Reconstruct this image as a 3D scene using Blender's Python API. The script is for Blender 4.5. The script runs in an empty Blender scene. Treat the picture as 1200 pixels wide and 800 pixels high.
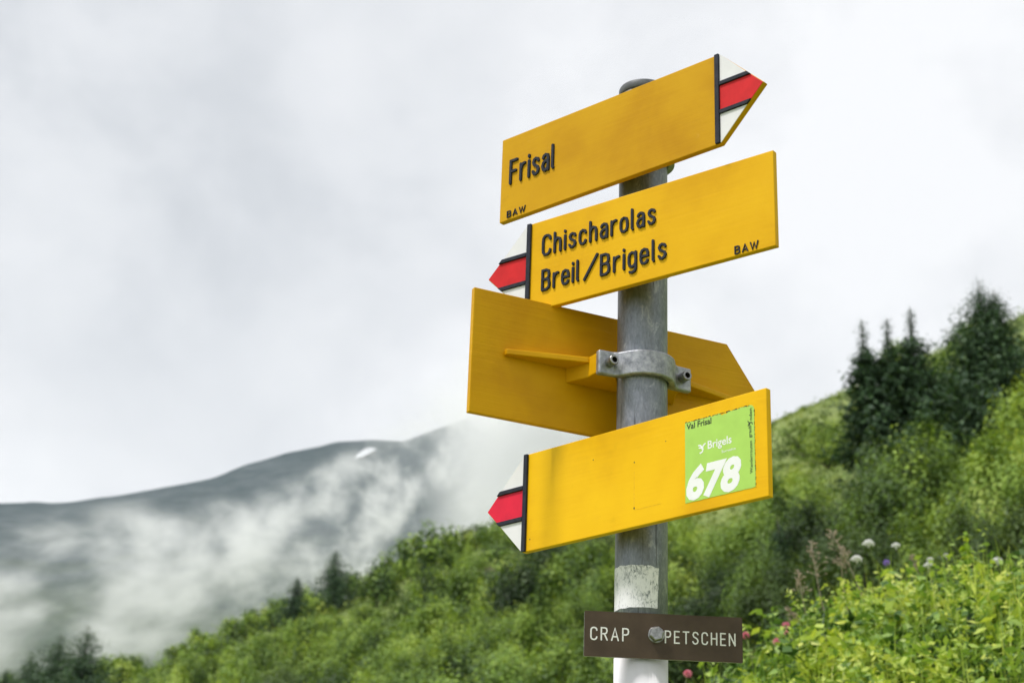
import bpy, bmesh, math, random
import numpy as np
from mathutils import Vector, Matrix, noise as mnoise

R = math.radians
random.seed(7)
rng = np.random.default_rng(11)
scene = bpy.context.scene
col = scene.collection

# ------------------------------------------------------------------ camera, exposure, render
PITCH, ROLL, FPX = R(22.2926), R(2.0357), 2040.946
cam_d = bpy.data.cameras.new('camera')
cam_d.sensor_fit = 'HORIZONTAL'
cam_d.sensor_width = 36.0
cam_d.lens = FPX / 1200 * 36
cam_d.clip_start = 0.05
cam_d.clip_end = 20000
cam_d.dof.use_dof = True
cam_d.dof.focus_distance = 2.06
cam_d.dof.aperture_fstop = 12.0
cam = bpy.data.objects.new('camera', cam_d)
col.objects.link(cam)
cam.matrix_world = Matrix.Rotation(R(90) + PITCH, 4, 'X') @ Matrix.Rotation(ROLL, 4, 'Z')
scene.camera = cam
scene.view_settings.view_transform = 'Standard'
scene.view_settings.look = 'None'
scene.view_settings.gamma = 1.0
scene.view_settings.exposure = 0.20
scene.render.engine = 'CYCLES'
cy = scene.cycles
cy.use_denoising = True
cy.max_bounces = 6
cy.diffuse_bounces = 3
cy.glossy_bounces = 2
cy.transmission_bounces = 4
cy.volume_bounces = 8
cy.transparent_max_bounces = 8
cy.sample_clamp_indirect = 4.0
cy.use_adaptive_sampling = True
cy.adaptive_threshold = 0.01

# ------------------------------------------------------------------ node helpers
class X:
    """a node socket (or number) with arithmetic"""
    def __init__(s, nt, v): s.nt, s.v = nt, v
    def _op(s, op, *o):
        n = s.nt.nodes.new('ShaderNodeMath'); n.operation = op
        for i, a in enumerate((s,) + o):
            a = a.v if isinstance(a, X) else a
            if isinstance(a, (int, float)): n.inputs[i].default_value = a
            else: s.nt.links.new(a, n.inputs[i])
        return X(s.nt, n.outputs[0])
    def __add__(s, o): return s._op('ADD', o)
    __radd__ = __add__
    def __sub__(s, o): return s._op('SUBTRACT', o)
    def __rsub__(s, o): return (s * -1.0) + o
    def __mul__(s, o): return s._op('MULTIPLY', o)
    __rmul__ = __mul__
    def __truediv__(s, o): return s._op('DIVIDE', o)
    def abs(s): return s._op('ABSOLUTE')
    def pow(s, e): return s._op('POWER', e)
    def min(s, o): return s._op('MINIMUM', o)
    def max(s, o): return s._op('MAXIMUM', o)
    def clamp(s): return s.max(0.0).min(1.0)

def ss(x, a, b):
    """smoothstep of x from a to b (a may exceed b)"""
    n = x.nt.nodes.new('ShaderNodeMapRange'); n.interpolation_type = 'SMOOTHSTEP'
    x.nt.links.new(x.v, n.inputs['Value'])
    if a < b: n.inputs['From Min'].default_value, n.inputs['From Max'].default_value = a, b
    else:
        n.inputs['From Min'].default_value, n.inputs['From Max'].default_value = b, a
        n.inputs['To Min'].default_value, n.inputs['To Max'].default_value = 1, 0
    return X(x.nt, n.outputs[0])

def coords(nt, kind='Object'):
    return nt.nodes.new('ShaderNodeTexCoord').outputs[kind]

def mapped(nt, vec, scale=(1, 1, 1), loc=(0, 0, 0), rot=(0, 0, 0)):
    m = nt.nodes.new('ShaderNodeMapping')
    m.inputs['Scale'].default_value = scale
    m.inputs['Location'].default_value = loc
    m.inputs['Rotation'].default_value = rot
    nt.links.new(vec, m.inputs['Vector'])
    return m.outputs[0]

def noise_tex(nt, vec, scale, detail=4, rough=0.55, dist=0.0):
    n = nt.nodes.new('ShaderNodeTexNoise')
    n.inputs['Scale'].default_value = scale
    n.inputs['Detail'].default_value = detail
    n.inputs['Roughness'].default_value = rough
    n.inputs['Distortion'].default_value = dist
    nt.links.new(vec, n.inputs['Vector'])
    return X(nt, n.outputs['Fac'])

def ramp(nt, fac, stops):
    n = nt.nodes.new('ShaderNodeValToRGB')
    cr = n.color_ramp
    while len(cr.elements) < len(stops): cr.elements.new(0.5)
    for e, (p, c) in zip(cr.elements, stops):
        e.position = p; e.color = (*c, 1)
    nt.links.new(fac.v if isinstance(fac, X) else fac, n.inputs[0])
    return n.outputs[0]

def mixc(nt, fac, a, b, mode='MIX'):
    n = nt.nodes.new('ShaderNodeMix'); n.data_type = 'RGBA'; n.blend_type = mode
    for sock, v in ((n.inputs[0], fac), (n.inputs[6], a), (n.inputs[7], b)):
        v = v.v if isinstance(v, X) else v
        if isinstance(v, (int, float)): sock.default_value = v
        elif isinstance(v, tuple): sock.default_value = (*v, 1) if len(v) == 3 else v
        else: nt.links.new(v, sock)
    return n.outputs[2]

def sepxyz(nt, vec):
    n = nt.nodes.new('ShaderNodeSeparateXYZ'); nt.links.new(vec, n.inputs[0])
    return [X(nt, o) for o in n.outputs]

# ------------------------------------------------------------------ sky and sun
SUN_EL = R(61)
SUN_H = Vector((-0.90, -0.44)).normalized()
SUN_DIR = Vector((SUN_H.x * math.cos(SUN_EL), SUN_H.y * math.cos(SUN_EL), math.sin(SUN_EL)))
world = bpy.data.worlds.new('World')
scene.world = world
world.use_nodes = True
nt = world.node_tree
nt.nodes.clear()
wout = nt.nodes.new('ShaderNodeOutputWorld')
bg = nt.nodes.new('ShaderNodeBackground')
bg.inputs['Strength'].default_value = 0.1
nt.links.new(bg.outputs[0], wout.inputs[0])
sky = nt.nodes.new('ShaderNodeTexSky')
sky.sky_type = 'NISHITA'
sky.sun_disc = False
sky.sun_elevation = SUN_EL
sky.sun_rotation = math.atan2(SUN_DIR.x, SUN_DIR.y)
sky.altitude = 1900
gv = coords(nt, 'Generated')
big = noise_tex(nt, mapped(nt, gv, (1, 1, 1.3), (3.1, 0.4, 1.3)), 2.6, 5, 0.5, 0.25)
fine = noise_tex(nt, mapped(nt, gv, (1, 1, 1.2), (0.2, 5.1, 2.3)), 8.0, 5, 0.55, 0.2)
dot = nt.nodes.new('ShaderNodeVectorMath'); dot.operation = 'DOT_PRODUCT'
nt.links.new(gv, dot.inputs[0])
DARK_CLOUD = Vector((-0.262, 0.858, 0.442)).normalized()      # a greyer fold in the overcast
dot.inputs[1].default_value = DARK_CLOUD
dot2 = nt.nodes.new('ShaderNodeVectorMath'); dot2.operation = 'DOT_PRODUCT'
nt.links.new(gv, dot2.inputs[0]); dot2.inputs[1].default_value = Vector((-0.07, 0.90, 0.41)).normalized()
fold2 = ss(X(nt, dot2.outputs['Value']) + (fine - 0.5) * 0.02, 0.980, 0.9985)
fold = ss(X(nt, dot.outputs['Value']) + (fine - 0.5) * 0.012, 0.983, 0.9995)
cloud = (big * 0.58 + fine * 0.42 - 0.5) * 1.5 + 0.5 - fold * 0.20 - fold2 * 0.085 + 0.115
ccol = ramp(nt, cloud, [(0.30, (5.2, 5.4, 5.75)), (0.42, (6.3, 6.45, 6.8)), (0.50, (7.3, 7.4, 7.7)), (0.60, (8.0, 8.05, 8.3)), (0.72, (9.1, 9.1, 9.3))])
nt.links.new(mixc(nt, 0.94, sky.outputs[0], ccol), bg.inputs['Color'])

sun_d = bpy.data.lights.new('sun', 'SUN')
sun_d.energy = 3.0
sun_d.angle = R(10)
sun_d.color = (1.0, 0.965, 0.945)
sun = bpy.data.objects.new('sun', sun_d)
sun.rotation_euler = SUN_DIR.to_track_quat('Z', 'Y').to_euler()
sun.location = (-20, -15, 40)
col.objects.link(sun)

# ------------------------------------------------------------------ object helpers
def tag(o, label=None, cat=None, group=None, kind=None):
    if label: o['label'] = label
    if cat: o['category'] = cat
    if group: o['group'] = group
    if kind: o['kind'] = kind
    return o

def empty(name, loc=(0, 0, 0), rz=0.0):
    o = bpy.data.objects.new(name, None)
    o.empty_display_size = 0.05
    o.location = loc
    o.rotation_euler = (0, 0, rz)
    col.objects.link(o)
    return o

def link(name, me, mats=None, parent=None, smooth=False):
    o = bpy.data.objects.new(name, me)
    if mats is not None and not me.materials:
        for m in (mats if isinstance(mats, (list, tuple)) else [mats]): me.materials.append(m)
    if parent: o.parent = parent
    col.objects.link(o)
    if smooth:
        me.polygons.foreach_set('use_smooth', [True] * len(me.polygons))
    return o

def bm_obj(name, bm, mats, parent=None, smooth=False, bevel=0.0, segs=2, angle=35):
    bmesh.ops.recalc_face_normals(bm, faces=bm.faces)
    me = bpy.data.meshes.new(name)
    bm.to_mesh(me); bm.free()
    o = link(name, me, mats, parent, smooth)
    if bevel:
        b = o.modifiers.new('bevel', 'BEVEL'); b.width = bevel; b.segments = segs
        b.limit_method = 'ANGLE'; b.angle_limit = R(angle); b.harden_normals = False
    return o

def prism(bm, poly, a0, a1, axis='y'):
    """extrude a polygon: axis 'y' -> poly is (x,z); axis 'z' -> poly is (x,y)"""
    def P(p, a): return (p[0], a, p[1]) if axis == 'y' else (p[0], p[1], a)
    v0 = [bm.verts.new(P(p, a0)) for p in poly]
    v1 = [bm.verts.new(P(p, a1)) for p in poly]
    n = len(poly)
    bm.faces.new(v0); bm.faces.new(v1[::-1])
    for i in range(n):
        bm.faces.new((v0[i], v0[(i + 1) % n], v1[(i + 1) % n], v1[i]))

def tube(bm, pts, radii, seg=8, cap=True):
    rings = []
    for i, p in enumerate(pts):
        p = Vector(p)
        d = (Vector(pts[min(i + 1, len(pts) - 1)]) - Vector(pts[max(i - 1, 0)])).normalized()
        u = d.orthogonal().normalized() if abs(d.z) < 0.95 else Vector((1, 0, 0))
        u = (u - d * u.dot(d)).normalized(); w = d.cross(u)
        rings.append([bm.verts.new(p + (u * math.cos(2 * math.pi * k / seg) + w * math.sin(2 * math.pi * k / seg)) * radii[i]) for k in range(seg)])
    for a, b in zip(rings, rings[1:]):
        for k in range(seg): bm.faces.new((a[k], a[(k + 1) % seg], b[(k + 1) % seg], b[k]))
    if cap:
        bm.faces.new(rings[0][::-1]); bm.faces.new(rings[-1])

def np_mesh(name, verts, faces, tint=None, matidx=None):
    """fast mesh from arrays; faces (n,k); tint one float per face"""
    verts = np.asarray(verts, np.float32).reshape(-1, 3); faces = np.asarray(faces, np.int32)
    me = bpy.data.meshes.new(name)
    n, k = faces.shape
    me.vertices.add(len(verts)); me.vertices.foreach_set('co', verts.ravel())
    me.loops.add(n * k); me.loops.foreach_set('vertex_index', faces.ravel())
    me.polygons.add(n)
    me.polygons.foreach_set('loop_start', np.arange(0, n * k, k, dtype=np.int32))
    me.polygons.foreach_set('loop_total', np.full(n, k, np.int32))
    if matidx is not None: me.polygons.foreach_set('material_index', np.asarray(matidx, np.int32))
    me.update(calc_edges=True)
    if tint is not None:
        a = me.attributes.new('tint', 'FLOAT', 'FACE'); a.data.foreach_set('value', np.asarray(tint, np.float32))
    return me

# ------------------------------------------------------------------ materials
def new_mat(name):
    m = bpy.data.materials.new(name); m.use_nodes = True
    nt = m.node_tree
    return m, nt, nt.nodes['Principled BSDF']

def set_bump(nt, bsdf, h, strength, dist):
    b = nt.nodes.new('ShaderNodeBump'); b.inputs['Strength'].default_value = strength; b.inputs['Distance'].default_value = dist
    nt.links.new(h.v, b.inputs['Height']); nt.links.new(b.outputs[0], bsdf.inputs['Normal'])

def plain(name, c, rough=0.5, metal=0.0, var=0.12, scale=60, bump=0.0, spec=0.4):
    m, nt, b = new_mat(name)
    v = coords(nt)
    n = noise_tex(nt, v, scale, 4, 0.6)
    lo = tuple(x * (1 - var) for x in c); hi = tuple(min(1, x * (1 + var)) for x in c)
    nt.links.new(ramp(nt, n, [(0.3, lo), (0.7, hi)]), b.inputs['Base Color'])
    b.inputs['Roughness'].default_value = rough; b.inputs['Metallic'].default_value = metal
    b.inputs['Specular IOR Level'].default_value = spec
    if bump: set_bump(nt, b, n, bump, 0.001)
    return m

def yellow_paint(name, c, seed, wear=0.5, brush=0.35):
    """brushed road-sign enamel: blotchy fade, faint scuffs, chipped specks"""
    m, nt, b = new_mat(name)
    v = mapped(nt, coords(nt), (1, 1, 1), (seed * 1.7, seed * 0.9, seed * 2.3))
    blot = noise_tex(nt, v, 9, 4, 0.55, 0.3)
    strk = noise_tex(nt, mapped(nt, v, (6, 6, 150)), 1.6, 3, 0.6)
    scuff = noise_tex(nt, mapped(nt, v, (14, 14, 60), (0, 0, 0), (0, R(28), 0)), 2.2, 5, 0.7, 1.2)
    speck = noise_tex(nt, v, 330, 2, 0.5)
    dark = tuple(x * k for x, k in zip(c, (0.86, 0.80, 0.8))); lite = tuple(min(1, x * k) for x, k in zip(c, (1.06, 1.10, 1.3)))
    base = ramp(nt, blot * 0.86 + strk * 0.14, [(0.32, dark), (0.5, c), (0.68, lite)])
    base = mixc(nt, ss(scuff, 0.62, 0.78) * (0.22 * wear), base, tuple(min(1, x + 0.16) for x in c))
    base = mixc(nt, ss(speck, 0.79, 0.83) * (0.75 * wear), base, (0.10, 0.055, 0.02))
    dirt = noise_tex(nt, v, 34, 5, 0.7)
    base = mixc(nt, ss(dirt, 0.60, 0.80) * (0.30 * wear), base, tuple(x * 0.62 for x in c))
    nt.links.new(base, b.inputs['Base Color'])
    nt.links.new((blot * 0.25 + scuff * 0.2 + 0.22).v, b.inputs['Roughness'])
    b.inputs['Specular IOR Level'].default_value = 0.14
    set_bump(nt, b, strk * brush + speck * 0.12 + blot * 0.8 + dirt * brush * 0.8, 0.30, 0.0014)
    return m

def galvanised():
    m, nt, b = new_mat('galvanised_steel')
    v = coords(nt)
    streak = noise_tex(nt, mapped(nt, v, (130, 130, 22)), 1.0, 6, 0.72, 0.5)
    fines = noise_tex(nt, mapped(nt, v, (420, 420, 160)), 1.0, 4, 0.65)
    bloom = noise_tex(nt, mapped(nt, v, (62, 62, 34), (2, 1, 0.4)), 1.0, 7, 0.74, 0.4)
    drip = noise_tex(nt, mapped(nt, v, (150, 150, 9), (0, 3, 2)), 1.0, 5, 0.65, 0.4)
    base = ramp(nt, streak * 0.42 + fines * 0.38 + bloom * 0.2, [(0.34, (0.12, 0.132, 0.158)), (0.5, (0.215, 0.232, 0.270)), (0.66, (0.33, 0.350, 0.392))])
    base = mixc(nt, ss(bloom, 0.54, 0.66) * 0.7, base, (0.44, 0.46, 0.475))
    base = mixc(nt, ss(drip, 0.60, 0.68) * 0.7, base, (0.045, 0.052, 0.057))
    nt.links.new(base, b.inputs['Base Color'])
    b.inputs['Metallic'].default_value = 0.5
    nt.links.new((streak * 0.3 + 0.34).v, b.inputs['Roughness'])
    set_bump(nt, b, streak + fines * 0.4, 0.25, 0.0006)
    return m

def cast_alu():
    m, nt, b = new_mat('cast_aluminium')
    v = coords(nt)
    g = noise_tex(nt, v, 900, 2, 0.5)
    w = noise_tex(nt, v, 110, 6, 0.7)
    base = ramp(nt, w, [(0.3, (0.17, 0.18, 0.20)), (0.5, (0.33, 0.34, 0.365)), (0.7, (0.50, 0.51, 0.53))])
    nt.links.new(base, b.inputs['Base Color'])
    b.inputs['Metallic'].default_value = 0.65
    nt.links.new((w * 0.25 + 0.35).v, b.inputs['Roughness'])
    set_bump(nt, b, g * 0.6 + w, 0.35, 0.0006)
    return m

def residue_mat():
    m, nt, b = new_mat('weathered_white_paper')
    v = coords(nt)
    crack = noise_tex(nt, mapped(nt, v, (1, 1, 0.42)), 230, 5, 0.75, 1.6)
    blot = noise_tex(nt, v, 60, 4, 0.6)
    base = ramp(nt, crack * 0.7 + blot * 0.3, [(0.38, (0.22, 0.24, 0.25)), (0.45, (0.60, 0.60, 0.62)), (0.52, (0.86, 0.85, 0.87))])
    nt.links.new(base, b.inputs['Base Color']); b.inputs['Roughness'].default_value = 0.7
    set_bump(nt, b, crack, 0.5, 0.0006)
    return m

def leaf_mat(name, stops, trans=0.4, rough=0.5, objrand=0.35, patch=0.35, patch_scale=0.6, tcol=(1.25, 1.15, 0.6)):
    """leaves: per-leaf tint, per-plant shift and broad patches of species colour"""
    m, nt, b = new_mat(name)
    at = nt.nodes.new('ShaderNodeAttribute'); at.attribute_name = 'tint'
    oi = nt.nodes.new('ShaderNodeObjectInfo')
    geo = nt.nodes.new('ShaderNodeNewGeometry')
    pt = noise_tex(nt, geo.outputs['Position'], patch_scale, 3, 0.5)
    f = X(nt, at.outputs['Fac']) * (1 - objrand - patch) + X(nt, oi.outputs['Random']) * objrand + ss(pt, 0.3, 0.7) * patch
    c = ramp(nt, f, stops)
    nt.links.new(c, b.inputs['Base Color'])
    b.inputs['Roughness'].default_value = rough
    b.inputs['Specular IOR Level'].default_value = 0.25
    tr = nt.nodes.new('ShaderNodeBsdfTranslucent')
    nt.links.new(mixc(nt, 1.0, c, tcol, 'MULTIPLY'), tr.inputs['Color'])
    mx = nt.nodes.new('ShaderNodeMixShader'); mx.inputs[0].default_value = trans
    nt.links.new(b.outputs[0], mx.inputs[1]); nt.links.new(tr.outputs[0], mx.inputs[2])
    nt.links.new(mx.outputs[0], nt.nodes['Material Output'].inputs['Surface'])
    return m

M = {}
M['yellow_old'] = yellow_paint('yellow_paint_faded', (0.60, 0.312, 0.002), 1, 0.9)
M['yellow_mid'] = yellow_paint('yellow_paint', (0.76, 0.412, 0.002), 2, 0.5)
M['yellow_back'] = yellow_paint('yellow_paint_brushed_back', (0.66, 0.342, 0.003), 3, 1.0, 1.2)
M['yellow_new'] = yellow_paint('yellow_paint_fresh', (0.86, 0.49, 0.004), 4, 0.6)
M['ink'] = plain('dark_blue_enamel', (0.026, 0.029, 0.042), 0.5, 0, 0.3, 120, 0, 0.15)
M['white'] = plain('white_enamel', (0.77, 0.755, 0.775), 0.4, 0, 0.05, 30)
M['red'] = plain('red_enamel', (0.62, 0.022, 0.026), 0.45, 0, 0.12, 40, 0, 0.15)
M['red_new'] = plain('fresh_red_enamel', (0.74, 0.020, 0.055), 0.45, 0, 0.08, 40, 0, 0.15)
M['galv'] = galvanised()
M['alu'] = cast_alu()
M['cap'] = plain('dark_cap_plastic', (0.10, 0.108, 0.116), 0.5, 0, 0.3, 90)
M['pole_white'] = plain('white_pole_paint', (0.78, 0.765, 0.785), 0.45, 0, 0.06, 25, 0.1)
M['residue'] = residue_mat()
M['brown'] = plain('brown_anodised_plate', (0.076, 0.052, 0.034), 0.45, 0, 0.18, 35, 0.05, 0.2)
M['plate_edge'] = plain('bare_metal_edge', (0.50, 0.49, 0.48), 0.4, 0.5, 0.1, 80)
M['steel'] = plain('bolt_steel', (0.27, 0.27, 0.26), 0.30, 0.85, 0.4, 220, 0.05)
M['socket'] = plain('dark_socket', (0.02, 0.018, 0.016), 0.7)
M['engrave'] = plain('white_engraving', (0.80, 0.79, 0.77), 0.6, 0, 0.06, 200)
M['sticker'] = plain('green_sticker_film', (0.42, 0.66, 0.13), 0.4, 0, 0.05, 50, 0, 0.15)
M['print_white'] = plain('white_print', (0.86, 0.86, 0.86), 0.4, 0, 0.03, 60)
M['print_black'] = plain('dark_print', (0.018, 0.03, 0.016), 0.45, 0, 0.2, 200)
M['grime'] = plain('grimy_glue', (0.05, 0.045, 0.03), 0.8, 0, 0.5, 300)
M['ghost'] = plain('faint_glue_line', (0.76, 0.44, 0.008), 0.6, 0, 0.3, 300)
M['bark'] = plain('spruce_bark', (0.075, 0.06, 0.048), 0.9, 0, 0.4, 8, 0.4)
M['stem'] = plain('green_stem', (0.12, 0.16, 0.04), 0.6, 0, 0.3, 20)
M['straw'] = plain('dry_straw', (0.34, 0.27, 0.20), 0.8, 0, 0.3, 30)



M['petal_orange'] = plain('orange_petals', (0.80, 0.26, 0.03), 0.6, 0, 0.2, 60)
M['rock_red'] = plain('reddish_rock', (0.12, 0.075, 0.058), 0.9, 0, 0.5, 1.6, 0.5)
M['rock_pale'] = plain('pale_rock', (0.30, 0.25, 0.20), 0.9, 0, 0.4, 1.6, 0.5)
M['snow'] = plain('old_snow', (0.62, 0.64, 0.66), 0.8, 0, 0.15, 0.05)
M['petal_white'] = leaf_mat('white_petals', [(0, (.86, .86, .84)), (1, (.92, .92, .90))], .45, .6, 0, 0, tcol=(1, 1, 1))
M['petal_pink'] = leaf_mat('pink_petals', [(0, (.78, .27, .37)), (1, (.86, .42, .50))], .4, .6, .5, 0, tcol=(1, 1, 1))
M['petal_purple'] = leaf_mat('purple_petals', [(0, (.36, .26, .62)), (1, (.45, .34, .70))], .4, .6, 0, 0, tcol=(1, 1, 1))
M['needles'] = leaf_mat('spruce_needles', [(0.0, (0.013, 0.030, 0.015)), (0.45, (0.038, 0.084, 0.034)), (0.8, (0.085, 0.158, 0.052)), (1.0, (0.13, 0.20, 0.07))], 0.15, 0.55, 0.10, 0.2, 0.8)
M['shrub_leaf'] = leaf_mat('shrub_leaves', [(0.0, (0.028, 0.062, 0.014)), (0.25, (0.06, 0.115, 0.022)), (0.48, (0.185, 0.30, 0.046)), (0.72, (0.33, 0.46, 0.07)), (1.0, (0.48, 0.56, 0.13))], 0.28, 0.5, 0.30, 0.06, 0.06)
M['shrub_dark'] = leaf_mat('dark_shrub_leaves', [(0.0, (0.016, 0.036, 0.012)), (0.4, (0.044, 0.084, 0.022)), (0.7, (0.085, 0.14, 0.032)), (1.0, (0.15, 0.21, 0.05))], 0.3, 0.5, 0.34, 0.2, 0.06)
M['cover_leaf'] = leaf_mat('low_cover_leaves', [(0.0, (0.030, 0.060, 0.014)), (0.4, (0.12, 0.185, 0.032)), (0.7, (0.24, 0.31, 0.055)), (1.0, (0.38, 0.41, 0.10))], 0.25, 0.55, 0.0, 0.5, 0.05)
M['bank_leaf'] = leaf_mat('bank_leaves', [(0.0, (0.022, 0.055, 0.014)), (0.24, (0.075, 0.15, 0.035)), (0.45, (0.24, 0.37, 0.07)), (0.66, (0.45, 0.555, 0.10)), (0.86, (0.61, 0.65, 0.11)), (1.0, (0.64, 0.67, 0.28))], 0.30, 0.45, 0.0, 0.40, 3.4, tcol=(1.05, 1.15, .6))
M['broad_leaf'] = leaf_mat('broad_bright_leaves', [(0.0, (0.22, 0.36, 0.03)), (1.0, (0.42, 0.54, 0.05))], 0.5, 0.4, 0.0, 0.0)

# ------------------------------------------------------------------ directions of things seen (photo pixel -> bearing), used to set things on the ground
_cp, _sp, _cr, _sr = math.cos(PITCH), math.sin(PITCH), math.cos(ROLL), math.sin(ROLL)
def bearing(px, py):
    a, b = px - 600, 400 - py
    x, u = a * _cr - b * _sr, a * _sr + b * _cr
    d = Vector((x / FPX, _cp - _sp * u / FPX, _sp + _cp * u / FPX))
    h = math.hypot(d.x, d.y)
    return math.degrees(math.atan2(d.x, d.y)), d.z / h        # azimuth, tan(elevation)

# ------------------------------------------------------------------ terrain
AZ_T = [-180, -120, -90, -60, -30, -16, -13, -8, -4, -2, 0, 4, 9, 12, 15, 18, 30, 60, 90, 130, 180]
SKYL = [-0.10, -0.16, -0.12, -0.02, 0.11, 0.166, 0.180, 0.218, 0.250, 0.268, 0.287, 0.322, 0.357, 0.382, 0.402, 0.418, 0.48, 0.52, 0.40, 0.10, -0.10]
AZ_B = [-180, -25, 0, 4.5, 6.5, 8, 10, 12, 15, 18, 24, 40, 70, 120, 180]
BANK = [-0.4, -0.22, -0.15, 0.11, 0.178, 0.192, 0.220, 0.232, 0.244, 0.246, 0.235, 0.1, -0.1, -0.25, -0.4]    # tan elevation of the bank crest at 6.6 m
def ground_base(az, r):
    """smooth terrain height by bearing (deg) and distance (m) from the spot under the camera"""
    az = np.asarray(az, float); r = np.asarray(r, float)
    T = np.interp(az, AZ_T, SKYL); B = np.interp(az, AZ_B, BANK)
    lr = np.log(np.maximum(r, 0.3))
    rk = [0.3, 2.2, 4.0, 5.2, 6.6, 7.8, 10, 18, 27, 38, 55, 80, 110, 150, 200, 300, 480, 800, 1500, 7000]
    zb = B * 6.6
    low = np.minimum(zb, 0)
    zk = [-1.45 + 0 * T, -1.25 + 0 * T, -1.15 + (zb + 1.15) * 0.42, -1.15 + (zb + 1.15) * 0.78, zb, zb - 0.25, np.minimum(zb - 0.6, 10 * (T - 0.26)),
          18 * (T - 0.245), 27 * (T - 0.19), 38 * (T - 0.128), 55 * (T - 0.092), 80 * (T - 0.058), 110 * (T - 0.026), 150 * T, 200 * (T - 0.012),
          300 * (T - 0.09), 480 * (T - 0.22), 800 * (T - 0.36), -260 + 0 * T, -400 + 0 * T]
    lk = np.log(rk)
    zk = np.stack(np.broadcast_arrays(*[np.broadcast_to(z, np.broadcast(az, r).shape) for z in zk]))
    # averaged linear interpolation = smoothed profile
    out = 0
    sh = np.broadcast(az, r).shape
    lrb = np.broadcast_to(lr, sh)
    for d, w in ((-0.10, 0.2), (-0.05, 0.2), (0, 0.2), (0.05, 0.2), (0.10, 0.2)):
        q = np.clip(lrb + d, lk[0], lk[-1] - 1e-6)
        i = np.clip(np.searchsorted(lk, q, side='right') - 1, 0, len(lk) - 2)
        t = (q - lk[i]) / (lk[i + 1] - lk[i])
        z0 = np.take_along_axis(zk, i[None], 0)[0]; z1 = np.take_along_axis(zk, (i + 1)[None], 0)[0]
        out = out + w * (z0 + (z1 - z0) * t)
    return out
def bumps(x, y, r):
    a = min(1.3, 0.006 * r + 0.02)
    return a * (mnoise.fractal(Vector((x * 0.045, y * 0.045, 1.7)), 1.0, 2.0, 4) + 0.25 * mnoise.noise(Vector((x * 0.4, y * 0.4, 5.0))))
def ground_z(x, y):
    r = math.hypot(x, y)
    return float(ground_base(math.degrees(math.atan2(x, y)), r)) + bumps(x, y, r)
def spot(px, r, py=500):
    """ground point at the bearing of photo column px and distance r"""
    az = R(bearing(px, py)[0])
    x, y = r * math.sin(az), r * math.cos(az)
    return Vector((x, y, ground_z(x, y)))

azs = np.concatenate([np.arange(-180, -32, 6.0), np.arange(-32, 32, 0.4), np.arange(32, 180, 6.0)])
rs = np.concatenate([np.geomspace(0.4, 30, 60), np.geomspace(31.5, 230, 90), np.geomspace(240, 7000, 34)])
AZ, RR = np.meshgrid(azs, rs)
GX, GY = RR * np.sin(np.radians(AZ)), RR * np.cos(np.radians(AZ))
GZ = ground_base(AZ, RR)
GZ += np.array([bumps(x, y, r) for x, y, r in zip(GX.ravel(), GY.ravel(), RR.ravel())]).reshape(GZ.shape)
nr, na = GZ.shape
gverts = np.stack([GX, GY, GZ], -1).reshape(-1, 3)
idx = np.arange(nr * na).reshape(nr, na)
nxt = np.roll(idx, -1, axis=1)
gf = np.stack([idx[:-1], nxt[:-1], nxt[1:], idx[1:]], -1).reshape(-1, 4)
fan = np.stack([np.full(na, nr * na), nxt[0], idx[0], idx[0]], -1)[:, :3]
gverts = np.vstack([gverts, [[0, 0, -1.45]]])
gme = bpy.data.meshes.new('ground')
gme.from_pydata(gverts.tolist(), [], gf[:, ::-1].tolist() + fan[:, ::-1].tolist())
def ground_mat():
    m, nt, b = new_mat('alpine_meadow')
    v = coords(nt)
    n1 = noise_tex(nt, v, 0.07, 5, 0.6); n2 = noise_tex(nt, v, 0.9, 5, 0.65); n3 = noise_tex(nt, v, 9, 4, 0.6)
    base = ramp(nt, n1 * 0.4 + n2 * 0.35 + n3 * 0.25, [(0.33, (0.05, 0.08, 0.018)), (0.47, (0.14, 0.195, 0.04)), (0.6, (0.24, 0.28, 0.065)), (0.72, (0.26, 0.22, 0.10))])
    nt.links.new(base, b.inputs['Base Color']); b.inputs['Roughness'].default_value = 0.9
    set_bump(nt, b, n2 + n3 * 0.3, 0.7, 0.35)
    return m
ground = link('ground', gme, ground_mat(), None, True)
tag(ground, 'green alpine hillside climbing to the right behind the signpost', kind='structure')

# ------------------------------------------------------------------ far mountain
AZ_R = [-60, -30, -16.8, -15.2, -12.8, -10, -7.8, -5.8, -4.9, -3.7, -2.8, -1.1, 1, 4, 8, 20, 45]
RIDG = [0.20, 0.26, 0.2825, 0.2855, 0.2975, 0.3115, 0.328, 0.3395, 0.3415, 0.3425, 0.350, 0.362, 0.360, 0.315, 0.28, 0.24, 0.2]
def mountain_z(az, r):
    Tm = np.interp(az, AZ_R, RIDG)
    zr = Tm * 2600
    k = np.interp(r, [1150, 1350, 1700, 2100, 2400, 2600, 2800, 3400, 4200], [-0.30, 0.08, 0.40, 0.68, 0.87, 1.0, 0.97, 0.75, 0.1])
    return zr * k
def mountain_bump(x, y, r):
    w = min(1, max(0, (r - 1200) / 300)) * min(1, 0.30 + abs(2600 - r) / 450)
    p = Vector((x * 0.0028, y * 0.0028, 0.3))
    g = mnoise.ridged_multi_fractal(p, 1.0, 2.1, 6, 1.0, 2.0)
    return w * (26 * (g - 1.1) + 34 * mnoise.fractal(Vector((x * .0011, y * .0011, 4.0)), 1.0, 2.0, 3))
maz = np.arange(-60, 45.1, 0.22); mr = np.concatenate([np.arange(1150, 2700, 22.0), np.arange(2700, 4201, 100.0)])
AZ, RR = np.meshgrid(maz, mr)
MX, MY = RR * np.sin(np.radians(AZ)), RR * np.cos(np.radians(AZ))
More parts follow.
